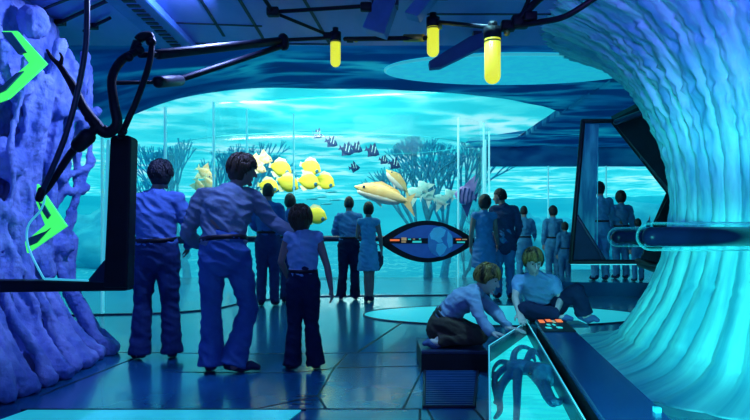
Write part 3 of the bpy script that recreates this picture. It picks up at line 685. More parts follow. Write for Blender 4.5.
for pix, d, lb in (([(374, -1), (396, -1), (384, 34), (362, 27)], 4.85, 'pale blue ceiling fin left of the middle yellow lamp'), ([(424, -12), (440, -12), (418, 16), (404, 12)], 4.6, 'blue ceiling fin behind the middle yellow lamp')):
    b = Pt(pix[0][0], pix[0][1], d); e = empty('ceiling_fin', b); tag(e, lb, 'ceiling fin')
    bm = bmesh.new(); quad_solid(bm, [Pt(x, y, d)-b for x, y in pix], (0.03, 0.16, 0)); bevelled(bm, 0.01); obj('blade', bm, M['beam'], e)
    bm = bmesh.new(); p0 = Pt(pix[0][0], pix[0][1], d)-b; box(bm, (p0.x-0.02, 0.02, -0.04), (p0.x+0.2, 0.14, 3.0-b.z if 3.0-b.z > 0.02 else 0.04)); obj('mount', bm, M['navy'], e)

rg = empty('lamp_rig', Pt(335, 40, 5.3)); rb = rg.location.copy(); tag(rg, 'black rig of thin rods under the ceiling that carries the yellow lamps', 'lamp rig')
R = lambda n, p, r, **k: rod(n, p, r, 'black', rg, rb, **k)
R('rod', [(263, -3, 4.7), (273, 12, 4.9)], 0.016); R('rod', [(273, 12, 4.9), (367, 6, 4.75)], 0.016)
R('rod', [(275, 13, 4.9), (326, 34, 5.3)], 0.014); R('rod', [(286, 40, 5.2), (326, 38, 5.3)], 0.016); R('rod', [(345, 39, 5.3), (428, 38, 5.0)], 0.020)
R('rod', [(436, 22, 5.0), (488, 27, 4.3)], 0.017); R('rod', [(429, 38, 5.0), (431, 24, 5.0)], 0.014)
R('hose', [(500, 29, 4.25), (514, 26, 4.2), (540, 22, 4.1), (566, 16, 4.0), (598, -4, 3.9)], 0.020); R('hose', [(512, 25, 4.2), (526, 12, 4.15), (536, 2, 4.1), (552, -12, 4.0)], 0.026); R('hose', [(520, 20, 4.2), (532, -8, 4.1)], 0.016)
for x, y, d, w in ((273, 12, 4.9, .05), (366, 7, 4.75, .045), (328, 36, 5.3, .04), (350, 40, 5.3, .03), (520, 22, 4.2, .06), (508, 26, 4.22, .05), (530, 17, 4.15, .045)):
    bm = bmesh.new(); p = Pt(x, y, d)-rb; box(bm, (p.x-w, p.y-w*.8, p.z-w*.7), (p.x+w, p.y+w*.8, p.z+w*.7)); bevelled(bm, w*.3, 2); obj('joint', bm, M['black'], rg, True)
bm = bmesh.new(); a, b_ = Pt(404, 38, 5.1)-rb, Pt(424, 38, 5.02)-rb; loft(bm, [a, b_], [.032, .032], seg=12, cap=False); obj('coupling', bm, M['brass'], rg, True)
for x, y, d in ((356, 40, 5.28), (440, 27, 4.95), (507, 33, 4.2)):
    bm = bmesh.new(); ball(bm, Pt(x, y, d)-rb, 0.022, 12, 8); obj('knob', bm, M['brass'], rg, True)
def capsule_lamp(px, ytop, ybot, wpx, d, label, power):
    top = Pt(px, ytop, d); h = (ybot-ytop)/F*d; r = wpx/2/F*d
    e = empty('capsule_lamp', top); tag(e, label, 'lamp', 'yellow capsule lamps')
    bm = bmesh.new(); pts = [(0, 0, -0.01), (0, 0, -h+r)]; rr = [r, r]
    for k in range(1, 8): a = k/8*math.pi/2; pts.append((0, 0, -h+r-r*math.sin(a))); rr.append(r*math.cos(a))
    loft(bm, pts, rr, side=(1, 0, 0), seg=28, cap=False); obj('lamp_shade', bm, M['lamp'], e, True)
    bm = bmesh.new(); loft(bm, [(0, 0, -0.03), (0, 0, 0.05)], [r*1.12, r*1.12], seg=24, cap=False); obj('cap', bm, M['black'], e, True)
    bm = bmesh.new(); loft(bm, [(0, 0, 0.04), (0, 0, 0.09)], [r*.6, r*.6], seg=16, cap=False); obj('socket', bm, M['black'], e, True)
    bm = bmesh.new(); loft(bm, [(0, 0, -h*.12), (0, 0, -h*.12-.012)], [r*1.03, r*1.03], seg=24, cap=False); obj('collar', bm, M['brass'], e, True)
capsule_lamp(335.5, 38, 67, 10, 5.3, 'smallest yellow capsule lamp, leftmost of the three under the ceiling', 3)
capsule_lamp(433, 24, 57, 12, 5.0, 'middle yellow capsule lamp of the three under the ceiling', 4)
capsule_lamp(492.5, 35, 84, 16, 4.25, 'longest yellow capsule lamp, rightmost and nearest of the three', 4)
b = Pt(470, 40, 5.6); e = empty('hanging_fin', b); tag(e, 'dark blue slanted fin hanging between the two larger yellow lamps', 'ceiling fin')
bm = bmesh.new(); quad_solid(bm, [Pt(x, y, 5.6)-b for x, y in ((429, 61), (430, 68), (441, 67), (488, 44), (484, 32), (470, 36))], (0, .10, 0)); bevelled(bm, .01); obj('blade', bm, M['soffit_dark'], e)
bm = bmesh.new(); q = Pt(478, 36, 5.6)-b; box(bm, (q.x-.04, .01, q.z-.02), (q.x+.04, .09, 3.0-b.z)); obj('mount', bm, M['navy'], e)

# ------------------------------------------------------------------ rail with displays and the lens-shaped console
rail_pl = [V((-3.35, 7.8, 0)), V((-2.7, 7.95, 0)), V((-2.2, 8.6, 0)), V((-1.85, 9.5, 0)), V((-1.25, 10.15, 0)), V((-0.45, 10.38, 0)), V((0.3, 10.4, 0)), V((1.35, 10.5, 0)), V((1.7, 10.75, 0))]
rl = empty('glass_rail', (-0.4, 10.38, 0)); tag(rl, 'long dark handrail with small display strips along the curved glass wall', 'handrail'); rlo = rl.location.copy()
bm = bmesh.new(); cp = curve_pts([p+V((0, 0, 1.02)) for p in rail_pl], 6); loft(bm, [p-rlo for p in cp], [(.05, .035)]*len(cp), side=(0, 0, 1), seg=12); obj('rail', bm, M['navy'], rl, True)
for k, q in ((0, (-3.3, 8.2)), (1, (-2.7, 8.4)), (4, (-1.35, 10.4)), (6, (0.3, 10.62)), (7, (1.35, 10.76))):
    p = rail_pl[k]-rlo+V((0, 0, 1.0)); e_ = V((q[0], q[1], 1.0))-rlo; e_.z = p.z
    bm = bmesh.new(); loft(bm, [p, e_], [.014, .014], seg=8, cap=False); obj('bracket', bm, M['navy'], rl, True)
M['d_orange'] = mat('display_orange', (.8, .2, .05), .4, emit=(1, .16, .04), emit_s=.8); M['d_teal'] = mat('display_teal', (.05, .5, .5), .4, emit=(.02, .5, .45), emit_s=.7); M['d_tan'] = mat('display_tan', (.5, .35, .2), .4, emit=(.4, .25, .1), emit_s=.5)
def display(px0, px1, y0, y1, d, m, par, base):
    bm = bmesh.new(); quad_solid(bm, [Pt(x, y, d)-base for x, y in ((px0, y0), (px1, y0), (px1, y1), (px0, y1))], (0, .02, 0)); obj('display', bm, M[m], par)
for a, b_, m in ((318, 326, 'd_tan'), (327, 333, 'd_orange'), (334, 337, 'd_teal')): display(a, b_, 237.5, 239.8, 10.33, m, rl, rlo)
for a, b_, m in ((246, 251, 'd_orange'), (252, 255, 'd_tan')): display(a, b_, 236.8, 239.4, 10.05, m, rl, rlo)
cs = empty('lens_console', Pt(431, 262, 10.2)); cb = cs.location.copy(); tag(cs, 'black-rimmed almond-shaped console showing a globe, on the rail beside the kissing couple', 'console')
def vesica(x0, x1, cy, h, n=24, k=1.0):
    up = [(lerp(x0, x1, i/n), cy-h*k*math.sin(math.pi*i/n)**0.85) for i in range(n+1)]; dn = [(lerp(x1, x0, i/n), cy+h*k*math.sin(math.pi*i/n)**0.85) for i in range(1, n)]
    return up+dn
bm = bmesh.new(); quad_solid(bm, [Pt(x, y, 10.2)-cb for x, y in vesica(378, 476, 241.5, 21)], (0, .14, 0)); bevelled(bm, .02, 2); obj('rim', bm, M['black'], cs)
M['console'] = mat('console_blue', (.008, .05, .2), .3, .4, emit=(.004, .04, .2), emit_s=.8)
bm = bmesh.new(); quad_solid(bm, [Pt(x, y, 10.185)-cb for x, y in vesica(389, 467, 241.5, 16.5)], (0, .04, 0)); obj('screen', bm, M['console'], cs)
M['globe'] = mat('globe_blue', (.02, .12, .36), .3, emit=(.006, .08, .24), emit_s=.6); M['land'] = mat('globe_land', (.05, .3, .55), .4, emit=(.01, .16, .32), emit_s=.7)
bm = bmesh.new(); quad_solid(bm, [Pt(440.5+12.8*math.cos(2*math.pi*k/40), 241.5+15.2*math.sin(2*math.pi*k/40), 10.17)-cb for k in range(40)], (0, .03, 0)); gl = obj('globe', bm, M['globe'], cs)
for q in ([(430, 234), (434, 228), (440, 227), (446, 230), (444, 236), (441, 238), (443, 242), (439, 243), (435, 240), (431, 239)], [(437, 244), (443, 243), (447, 247), (444, 253), (440, 256), (436, 251)], [(448, 231), (452, 236), (452.5, 246), (449, 248), (447, 241)]):
    bm = bmesh.new(); quad_solid(bm, [Pt(x, y, 10.155)-cb for x, y in q], (0, .02, 0)); obj('land_patch', bm, M['land'], gl)
slabs = [((384, 428), (238.2, 243.6), 'black'), ((453, 474), (237.8, 244), 'black')]
for (a, b_), (c, d_), m in slabs:
    bm = bmesh.new(); quad_solid(bm, [Pt(x, y, 10.165)-cb for x, y in ((a, c), (b_, c), (b_, d_), (a, d_))], (0, .03, 0)); obj('strip', bm, M[m], cs)
for a, b_, c, d_, m in ((390, 399.5, 239.3, 241, 'd_orange'), (401.5, 406.5, 237.4, 240.6, 'd_tan'), (408, 411, 238.6, 239.8, 'd_teal'), (412.5, 421.5, 240.8, 242.8, 'd_teal'), (413, 415, 238.6, 239.6, 'd_tan'), (419, 421, 238.4, 239.4, 'd_teal'), (401.5, 406, 241.3, 242.6, 'd_tan'), (456, 461, 238.9, 240, 'd_orange'), (462, 467, 238.9, 240, 'd_tan'), (457, 465, 241.4, 243, 'd_teal')):
    display(a, b_, c, d_, 10.15, m, cs, cb)

# ------------------------------------------------------------------ angular window frame at the right, and its dark roof wedge
M['streak'] = mat('pane_reflections', (.02, .16, .32), .3, .5, col2=(.07, .40, .55), scale=5, stretch=(3, 1, .5))  # streaky reflections of the glass put into the colour
af = empty('angular_window', Pt(610, 262, 7.2)); ab = af.location.copy(); tag(af, 'angular dark-framed glass bay with slanted roof behind the pillar', 'window bay')
def bar(pts, r, m, name):
    bm = bmesh.new(); P = [Pt(x, y, d)-ab for x, y, d in pts]; loft(bm, P, [r]*len(P), seg=8); obj(name, bm, M[m], af, True)
bar([(583, 121, 7.2), (571, 262, 7.2)], .030, 'black', 'frame_bar'); bar([(583, 121, 7.2), (612, 121, 7.2)], .028, 'black', 'frame_bar')
bar([(612, 121, 7.2), (640, 156, 7.1), (669, 193, 7.0)], .026, 'black', 'frame_bar'); bar([(669, 193, 7.0), (655, 225, 7.0)], .03, 'black', 'frame_bar')
bar([(571, 262, 7.2), (638, 262, 7.0)], .030, 'black', 'frame_bar'); bar([(638, 262, 7.0), (655, 268, 6.7), (690, 272, 5.6)], .05, 'black', 'support_arm')
bar([(577, 216, 7.2), (605, 261, 7.15)], .02, 'navy', 'frame_bar'); bar([(598, 128, 7.3), (597, 258, 7.3)], .005, 'deep', 'glass_edge')
bar([(571, 264.5, 7.15), (640, 264.5, 6.95)], .006, 'seam', 'light_edge')
slab([(583, 122), (611, 122), (666, 193), (655, 224), (638, 261), (572, 261)], 7.22, .015, M['glass'], 'glass_pane', af, ab, 0)
slab([(583, 124), (599, 124), (596, 205), (594, 243), (577, 216)], 7.26, .02, M['streak'], 'side_pane', af, ab, 0)
slab([(577, 218), (604, 261), (572, 261)], 7.18, .02, M['navy'], 'corner_panel', af, ab, 0.004)
rp = [Pt(612, 120, 7.2), Pt(652, 100, 6.9), Pt(690, 214, 6.3), Pt(668, 193, 7.0)]
bm = bmesh.new(); quad_solid(bm, [p-ab for p in rp], (.02, .08, .06)); obj('roof_panel', bm, M['black'], af)
for a, b_ in (((616, 122, 7.1), (656, 108, 6.75)), ((643, 158, 7.02), (676, 150, 6.6))): bar([a, b_], .035, 'navy', 'roof_rib')
slab([(656, 222), (669, 196), (684, 222), (684, 268), (640, 262)], 6.95, .03, M['black'], 'end_panel', af, ab, .005)

# glass-sleeved rails in front of the pillar
def sleeve(x0, x1, y, d, rpx, label):
    a = Pt(x0, y, d); b_ = Pt(x1, y, d); r = rpx/F*d; e = empty('sleeved_rail', a); tag(e, label, 'handrail', None)
    L = (b_-a).length; bm = bmesh.new(); pts = []; rr = []
    for k in range(7): t = k/6*math.pi/2; pts.append((r-r*math.cos(t), 0, 0)); rr.append(max(.001, r*math.sin(t)))
    pts.append((L, 0, 0)); rr.append(r); loft(bm, pts, rr, side=(0, 0, 1), seg=28, cap=False); o_ = obj('glass_sleeve', bm, M['sleeve'], e, True)
    ri = r*.68; bm = bmesh.new(); pts = []; rr = []
    for k in range(7): t = k/6*math.pi/2; pts.append((r*.4+ri-ri*math.cos(t), 0, 0)); rr.append(max(.001, ri*math.sin(t)))
    pts.append((L, 0, 0)); rr.append(ri); loft(bm, pts, rr, side=(0, 0, 1), seg=28, cap=False); obj('core', bm, M['core'], e, True)
M['core'] = mat('rail_core', (.002, .005, .02), .3, .08, col2=(.003, .007, .03))
M['sleeve'] = glass_mat('rail_sleeve', (.85, .98, 1.0), .0, .3, gmax=.9, diffuse=(.15, .8, .85))  # cyan rim in the colour stands in for edge reflections
sleeve(637, 800, 236.5, 2.75, 14.5, 'thick dark handrail in a clear sleeve crossing in front of the pillar')
sleeve(608, 700, 237, 4.35, 10, 'thinner dark handrail in a clear sleeve ending behind the thick one')

# ------------------------------------------------------------------ octopus table, dark counter, grille, steps
TZ = .35
ot = empty('octopus_table', Gz(530, 390, 0)); oo = ot.location.copy(); oo.z = 0; ot.location = oo
tag(ot, 'low glowing glass-topped table with an octopus inside beside the kneeling boys', 'display table')
top = [Gz(489, 345, TZ), Gz(527, 321, TZ), Gz(588, 424, TZ), Gz(592, 432, TZ), Gz(488, 432, TZ), Gz(490, 424, TZ)]
def at(p, z): return V((p.x-oo.x, p.y-oo.y, z))
bm = bmesh.new()
n = len(top); lo_ = [bm.verts.new(at(p, 0.002)) for p in top]; hi_ = [bm.verts.new(at(p, TZ-.012)) for p in top]
cen = sum((V((p.x, p.y, 0)) for p in top), V((0, 0, 0)))/n
inn = [bm.verts.new(at(lerp(p, V((cen.x, cen.y, p.z)), .03), TZ-.012)) for p in top]; inb = [bm.verts.new(at(lerp(p, V((cen.x, cen.y, p.z)), .03), .22)) for p in top]
bm.faces.new(lo_)
for i in range(n):
    j = (i+1) % n
    for A_, B_ in ((lo_, hi_), (hi_, inn), (inn, inb)): bm.faces.new((A_[i], A_[j], B_[j], B_[i]))
bm.faces.new(inb); obj('case', bm, M['navy'], ot)
M['table_glass'] = glass_mat('table_glass', (.95, 1, 1), .0, .05, gmax=.12)
M['bed'] = ripple_mat('lit_bed', (.02, .5, .52), (.05, .6, .6), (.2, .85, .8), 0, stretch=(.9, 2.4, 1), scale=2.2)
nt = M['bed'].node_tree
# the bed is backlit
em = nt.nodes.new('ShaderNodeEmission'); em.inputs[0].default_value = (.012, .42, .44, 1); em.inputs[1].default_value = 1.15
ash = nt.nodes.new('ShaderNodeAddShader'); out = [x for x in nt.nodes if x.type == 'OUTPUT_MATERIAL'][0]
src = out.inputs[0].links[0].from_socket; nt.links.new(src, ash.inputs[0]); nt.links.new(em.outputs[0], ash.inputs[1]); nt.links.new(ash.outputs[0], out.inputs[0])
bm = bmesh.new(); quad_solid(bm, [at(lerp(p, V((cen.x, cen.y, p.z)), .035), .222) for p in top], (0, 0, .02)); obj('lit_bed', bm, M['bed'], ot)
bm = bmesh.new(); quad_solid(bm, [at(p, TZ-.011) for p in top], (0, 0, .011)); obj('glass_top', bm, M['table_glass'], ot)
bm = bmesh.new()
for i in range(n):
    loft(bm, [at(top[i], TZ-.004), at(top[(i+1) % n], TZ-.004)], [.004, .004], seg=6)
obj('rim', bm, M['edge'], ot)
# octopus
oc = bmesh.new(); OZ = .265
def O(px, py, z=OZ): p = Gz(px, py, z); return V((p.x, p.y, z))
def arm(pts, r, r2): tube(oc, [O(*p) for p in pts], r, 5, 10, r2)
mant = [O(540, 374, .28), O(550, 372, .285), O(549, 379, .285)]
loft(oc, [O(527, 368, .28), O(538, 372, .29), O(544, 376, .29), O(549, 380, .28)], [.034, .060, .072, .042], seg=16)
loft(oc, [O(512, 368, .28), O(520, 367, .285), O(531, 368, .285)], [.045, .05, .045], seg=14)
arm([(513, 370), (503, 383), (499, 396), (500, 410), (495, 418)], .030, .010); arm([(518, 373), (517, 388), (517, 402), (516, 425)], .030, .014)
arm([(509, 366), (500, 372), (494, 382), (496, 398), (494, 403)], .026, .007); arm([(508, 363), (500, 362), (494, 368), (492, 378)], .022, .006)
arm([(513, 362), (515, 352), (522, 347), (531, 350), (535, 361)], .026, .010); arm([(526, 363), (530, 352), (533, 350), (538, 354), (541, 361)], .024, .008)
arm([(545, 384), (550, 395), (555, 402), (560, 402), (563, 394), (559, 389)], .026, .008); arm([(535, 378), (541, 388), (545, 397), (551, 405), (556, 406)], .02, .006)
me = remeshed(oc, .007, 2)
M['octo'] = mat('octopus_skin', (.008, .11, .22), .5, col2=(.02, .18, .30), scale=30, bump=.5, bscale=60)
oct_ = link('octopus', me, M['octo'])
base = O(530, 372, .24); me.transform(Matrix.Translation(-base)); oct_.location = base; tag(oct_, 'dark octopus with curling arms lying under the glass table top', 'octopus')
bm = bmesh.new(); ball(bm, O(535, 367.5, .325)-base, .010); ball(bm, O(530, 373.5, .32)-base, .010); obj('eye', bm, M['eye'], oct_, True)

M['far_post'] = mat('end_post_blue', (.03, .3, .4), .3)
ct = empty('dark_counter', Gz(610, 390, 0)); co = ct.location.copy(); co.z = 0; ct.location = co; tag(ct, 'long glossy dark blue counter running beside the octopus table', 'counter')
CZ = .40
def Cp(px, py, z): p = Gz(px, py, z); return V((p.x-co.x, p.y-co.y, z))
qa = [Cp(535, 320, CZ), Cp(564, 320, CZ), Cp(660, 409, CZ), Cp(694, 440, CZ), Cp(620, 440, CZ), Cp(608, 424, CZ)]
M['counter'] = mat('counter_blue', (.008, .035, .17), .22, .6, col2=(.01, .05, .2), scale=3)
bm = bmesh.new(); quad_solid(bm, [p+V((0, 0, -.035)) for p in qa], (0, 0, .035)); bevelled(bm, .008); obj('counter_top', bm, M['counter'], ct)
cen2 = sum(qa, V((0, 0, 0)))/6
bm = bmesh.new(); quad_solid(bm, [V((lerp(p, cen2, .05).x, lerp(p, cen2, .05).y, .002)) for p in qa], (0, 0, CZ-.04)); obj('base', bm, M['black'], ct)
qd = [Cp(536, 320.5, CZ), Cp(563, 320.5, CZ), Cp(576, 332, CZ), Cp(543, 332, CZ)]
bm = bmesh.new(); quad_solid(bm, [p+V((0, 0, .001)) for p in qd], (0, 0, .008)); pn = obj('control_panel', bm, M['black'], ct)
for a, b_, y0, y1, m in ((538, 543, 321.5, 324, 'd_orange'), (545, 550, 321, 323, 'd_orange'), (551, 554, 322, 324, 'd_tan'), (555, 561, 321, 323.4, 'd_orange'), (546, 549, 325.5, 326.8, 'd_teal'), (552, 554, 325.5, 326.8, 'd_teal'), (545, 550, 328.6, 329.8, 'd_teal'), (556, 561, 328.4, 329.6, 'd_teal')):
    bm = bmesh.new(); quad_solid(bm, [Cp(x, y, CZ)+V((0, 0, .008)) for x, y in ((a, y0), (b_, y0), (b_+2, y1), (a+2, y1))], (0, 0, .006)); obj('light', bm, M[m], pn)
bm = bmesh.new(); q = Cp(657, 412, CZ); box(bm, (q.x-.012, q.y-.012, .0), (q.x+.012, q.y+.012, CZ+.02)); obj('end_post', bm, M['far_post'], ct)

gr = empty('floor_grille', V((.55, 4.4, 0))); tag(gr, 'square dark ribbed floor grille in front of the kneeling boy', 'grille')
q = [Gz(425, 367.5), Gz(478, 367.5), Gz(474, 408), Gz(424, 408)]; q = [p-gr.location for p in q]
M['grille'] = mat('grille', (.008, .06, .2), .35, .6)
bm = bmesh.new(); quad_solid(bm, [p+V((0, 0, .001)) for p in q], (0, 0, .004)); obj('tray', bm, M['groove'], gr)
for k in range(22):
    t = (k+.5)/22; a = q[3].lerp(q[0], t); b_ = q[2].lerp(q[1], t); bm = bmesh.new(); box(bm, (a.x+.01, a.y-.014, .004), (b_.x-.01, a.y+.014, .014)); obj('slat', bm, M['grille'], gr)
bm = bmesh.new()
for i in range(4): loft(bm, [q[i]+V((0, 0, .008)), q[(i+1) % 4]+V((0, 0, .008))], [.012, .012], seg=6)
obj('rim', bm, M['groove'], gr)
def step(name, x0, x1, y0, y1, z, label, m, skew=0):
    e = empty(name, V(((x0+x1)/2, (y0+y1)/2, 0))); tag(e, label, 'step'); hx = (x1-x0)/2; hy = (y1-y0)/2
    bx = hx-skew
    bm = bmesh.new(); quad_solid(bm, [V((-hx, -hy, .002)), V((bx, -hy, .002)), V((bx, hy, .002)), V((-hx, hy, .002))], (0, 0, z-.03)); obj('base', bm, M['black'] if m == 'navy' else M[m], e)
    bm = bmesh.new(); quad_solid(bm, [V((-hx, -hy, z-.028)), V((hx, -hy, z-.028)), V((hx, hy, z-.028)), V((-hx, hy, z-.028))], (0, 0, .028)); bevelled(bm, .006); obj('tread', bm, M[m], e)
M['teal'] = mat('teal_step', (.01, .12, .22), .4, .5)
step('low_step', .37, .90, 4.78, 5.35, .17, 'low dark step under the boy kneeling in profile', 'navy')
step('low_step', 1.31, 1.84, 5.17, 5.42, .32, 'low teal step under the boy sitting cross-legged', 'teal', .4)

# ------------------------------------------------------------------ people
def mm(name, c, **k):
    if name not in M: M[name] = mat(name, c, k.pop('rough', .8), .15, bump=.45, bscale=16, **k)
    return M[name]
def joints(H=1.75, w=1.0, female=False, **ov):
    s = H/1.75; J = {}
    J['pel'] = V((0, 0, .95)); J['wai'] = V((0, 0, 1.09)); J['che'] = V((0, 0, 1.28)); J['nb'] = V((0, -.01, 1.465)); J['hd'] = V((0, .02, 1.625)); J['face'] = V((0, 1, 0)); J['up'] = V((0, 0, 1))
    for sx, k in ((-1, 'L'), (1, 'R')):
        J['sh'+k] = V((sx*.172*w, 0, 1.405)); J['el'+k] = V((sx*.225*w, -.03, 1.13)); J['wr'+k] = V((sx*.225*w, .05, .89))
        J['hi'+k] = V((sx*.085*w, 0, .93)); J['kn'+k] = V((sx*.095*w, .015, .5)); J['an'+k] = V((sx*.10*w, -.02, .085)); J['to'+k] = V((sx*.02, .15, -.05))
    for k, v in ov.items(): J[k] = V(v)
    for k in J:
        if k not in ('face', 'up'): J[k] = J[k]*s
    J['s'] = s; J['w'] = w; J['f'] = female
    return J
def head_matrix(J, hs=1.0):
    f = J['face'].normalized(); u = (J['up']-f*J['up'].dot(f)).normalized(); r = f.cross(u)
    return Matrix.Translation(J['hd']) @ Matrix((r, f, u)).transposed().to_4x4() @ Matrix.Scale(J['s']*hs, 4)
def add_head(bm, J, hs):
    Mx = head_matrix(J, hs); t = bmesh.new(); bmesh.ops.create_uvsphere(t, u_segments=28, v_segments=20, radius=1)
    for v in t.verts:
        x, y, z = v.co; k = 1-.32*max(0, -z)**1.5; yy = y*.096*(1-.12*max(0, -z)*(1 if y < 0 else .1))
        if z < 0 and y < 0: yy *= 1-.35*(-z)
        v.co = V((x*.074*k, yy+.010*max(0, -z), z*.118))
        if y > .6 and -.25 < z < .25 and abs(x) < .6: v.co.y -= .008*(1 if abs(x) > .18 else 0)
    bmesh.ops.transform(t, matrix=Mx, verts=t.verts); me = bpy.data.meshes.new('t'); t.to_mesh(me); t.free(); bm.from_mesh(me); bpy.data.meshes.remove(me)
    P = lambda a, b, c: Mx @ V((a, b, c)); sc = J['s']*hs
    loft(bm, [P(0, .088, .022), P(0, .104, -.012), P(0, .112, -.03)], [.008*sc, .012*sc, .015*sc], seg=8)
    loft(bm, [P(-.022, .083, -.064), P(0, .091, -.064), P(.022, .083, -.064)], [.007*sc, .010*sc, .007*sc], seg=8)
    loft(bm, [P(0, .075, -.10), P(0, .082, -.105)], [.02*sc, .015*sc], seg=8)
    loft(bm, [P(-.045, .076, .026), P(0, .088, .03), P(.045, .076, .026)], [.010*sc, .010*sc, .010*sc], seg=8)
    for sx in (-1, 1): loft(bm, [P(sx*.074, -.008, -.032), P(sx*.08, -.014, .02)], [(.016*sc, .008*sc), (.019*sc, .009*sc)], side=Mx.to_3x3() @ V((0, 1, 0)), seg=8)
def add_hand(bm, w, d, n, s, curl=.35, thumb=1):
    d = d.normalized(); n = (n-d*n.dot(d)).normalized(); u = d.cross(n)*thumb
    k = w+d*(.085*s)
    loft(bm, [w-d*.02*s, w+d*.03*s, k], [(.026*s, .021*s), (.036*s, .018*s), (.040*s, .014*s)], side=u, seg=10)
    for i, L in enumerate((.072, .082, .076, .058)):
        o_ = (1.5-i)*.0205*s; p0 = k+u*o_-d*.012*s; sp = u*((1.5-i)*.10)
        d1 = (d+sp-n*curl*.5).normalized(); d2 = (d+sp*.6-n*curl*1.5).normalized(); p1 = p0+d1*L*.52*s; p2 = p1+d2*L*.5*s
        loft(bm, [p0, p1, p2], [.0095*s, .0088*s, .0072*s], seg=8)
    t0 = w+d*.02*s+u*.024*s; t1 = t0+(u*.8+d*.7-n*.25).normalized()*.042*s; t2 = t1+(u*.3+d*1.0-n*.3).normalized()*.032*s
    loft(bm, [t0, t1, t2], [.014*s, .011*s, .008*s], seg=8)
def person(name, loc, J, label, skin='skin', hair='hair_black', hairstyle='short', top=('shirt', None, 'long'), bottom=('trousers', None), shoes='black', rz=0, voxel=.008, hs=1.0, hand=None, flare=.0, wr=.010, barelegs=False, hidden_feet=False, seed=1.0):
    s = J['s']; w = J['w']; fe = J['f']; side = (J['shR']-J['shL']).normalized(); hside = (J['hiR']-J['hiL']).normalized()
    def torso(bm, off, lo=-.08, to_neck=True, hip=1.0):
        a, b, c, nb = J['pel'], J['wai'], J['che'], J['nb']; dn = (a-b).normalized()
        hw = (.155 if not fe else .158)*w*hip; ww = (.138 if not fe else .115)*w; cw = (.168 if not fe else .142)*w
        pts = [a+dn*(-lo)*s if lo < 0 else lerp(a, b, lo), lerp(a, b, max(.35, lo+.1)), b, lerp(b, c, .5), c, lerp(c, nb, .55), lerp(c, nb, .88)]
        rd = [(hw*.96, .108), (hw, .115), (ww, .10), ((ww+cw)/2*1.03, .11), (cw, .118), (cw*.94, .092), (cw*.52, .068)]
        loft(bm, pts, [(r[0]*s+off, r[1]*s+off) for r in rd], side=[hside, hside, hside.lerp(side, .25), hside.lerp(side, .6), side, side, side], seg=20)
        for k in 'LR': 
            loft(bm, [lerp(c, nb, .62), lerp(lerp(c, nb, .62), J['sh'+k], .6), J['sh'+k]], [.07*s+off, .065*s+off, .056*s+off], seg=12)
    bm = bmesh.new(); torso(bm, 0)
    loft(bm, [lerp(J['che'], J['nb'], .8), J['nb'], lerp(J['nb'], J['hd'], .6)], [.062*s, .056*s, .054*s], seg=12)
    add_head(bm, J, hs)
    for k in 'LR':
        loft(bm, [J['sh'+k], lerp(J['sh'+k], J['el'+k], .4), J['el'+k]], [.052*s, .047*s, .038*s], seg=10)
        loft(bm, [J['el'+k], lerp(J['el'+k], J['wr'+k], .3), J['wr'+k]], [.038*s, .039*s, .027*s], seg=10)
        hv = (hand or {}).get(k, {})
        d = V(hv.get('d', (J['wr'+k]-J['el'+k]).normalized()+V((0, 0, -.3)))); nrm = V(hv.get('n', (-1 if k == 'L' else 1, -.3, 0)))
        add_hand(bm, J['wr'+k], d, nrm, s*hv.get('s', 1.0), hv.get('curl', .45), hv.get('t', 1 if k == 'R' else -1))
        loft(bm, [J['hi'+k], lerp(J['hi'+k], J['kn'+k], .45), J['kn'+k]], [.092*s, .082*s, .058*s], seg=12)
        cf = lerp(J['kn'+k], J['an'+k], .3)
        loft(bm, [J['kn'+k], cf, J['an'+k]], [.056*s, .058*s, .038*s], seg=12)
        loft(bm, [J['an'+k]+V((0, -.02, -.03))*s, J['an'+k]+J['to'+k]*.5, J['an'+k]+J['to'+k]*.8], [.034*s, .034*s, .026*s], seg=10)
    body = link(name, remeshed(bm, voxel, 2), M[skin], None, True, V(loc)); body.rotation_euler = (0, 0, rz); tag(body, label, 'person')
    kind, cmat, sl = top
    cm = M[cmat]
    bm = bmesh.new()
    if kind == 'dress':
        torso(bm, .013*s)
        a = J['pel']; h = sl if isinstance(sl, float) else .52
        loft(bm, [J['wai'], a, V((a.x, a.y, lerp(a.z, h*s, .5))), V((a.x, a.y, h*s))], [(.132*w*s, .115*s), (.178*w*s, .14*s), (.20*w*s, .165*s), (.225*w*s, .185*s)], side=side, seg=20, cap=False)
        slv = 0
    else:
        torso(bm, .015*s, .42 if kind != 'jacket' else -.16, hip=1.0 if kind != 'jacket' else 1.3)
        slv = {'long': 1, 'short': .5, 'none': 0}[sl]
    if slv:
        for k in 'LR':
            e2 = J['el'+k] if slv == 1 else lerp(J['sh'+k], J['el'+k], .6)
            loft(bm, [J['sh'+k], lerp(J['sh'+k], e2, .5), e2], [.068*s, .064*s, .056*s], seg=12)
            if slv == 1:
                wv = lerp(J['el'+k], J['wr'+k], .96); loft(bm, [J['el'+k], lerp(J['el'+k], wv, .5), wv], [.055*s, .052*s, .041*s], seg=12)
    obj_ = link({'dress': 'dress', 'jacket': 'jacket'}.get(kind, 'shirt'), remeshed(bm, max(voxel, .009), 2, wr*s, 7/s, seed), cm, body)
    if kind not in ('dress',):
        bm = bmesh.new(); loft(bm, [lerp(J['che'], J['nb'], .86), J['nb']+(J['nb']-J['che']).normalized()*.012*s], [(.074*s, .068*s), (.064*s, .064*s)], side=side, seg=16); link('collar', remeshed(bm, .008, 1), cm, body)
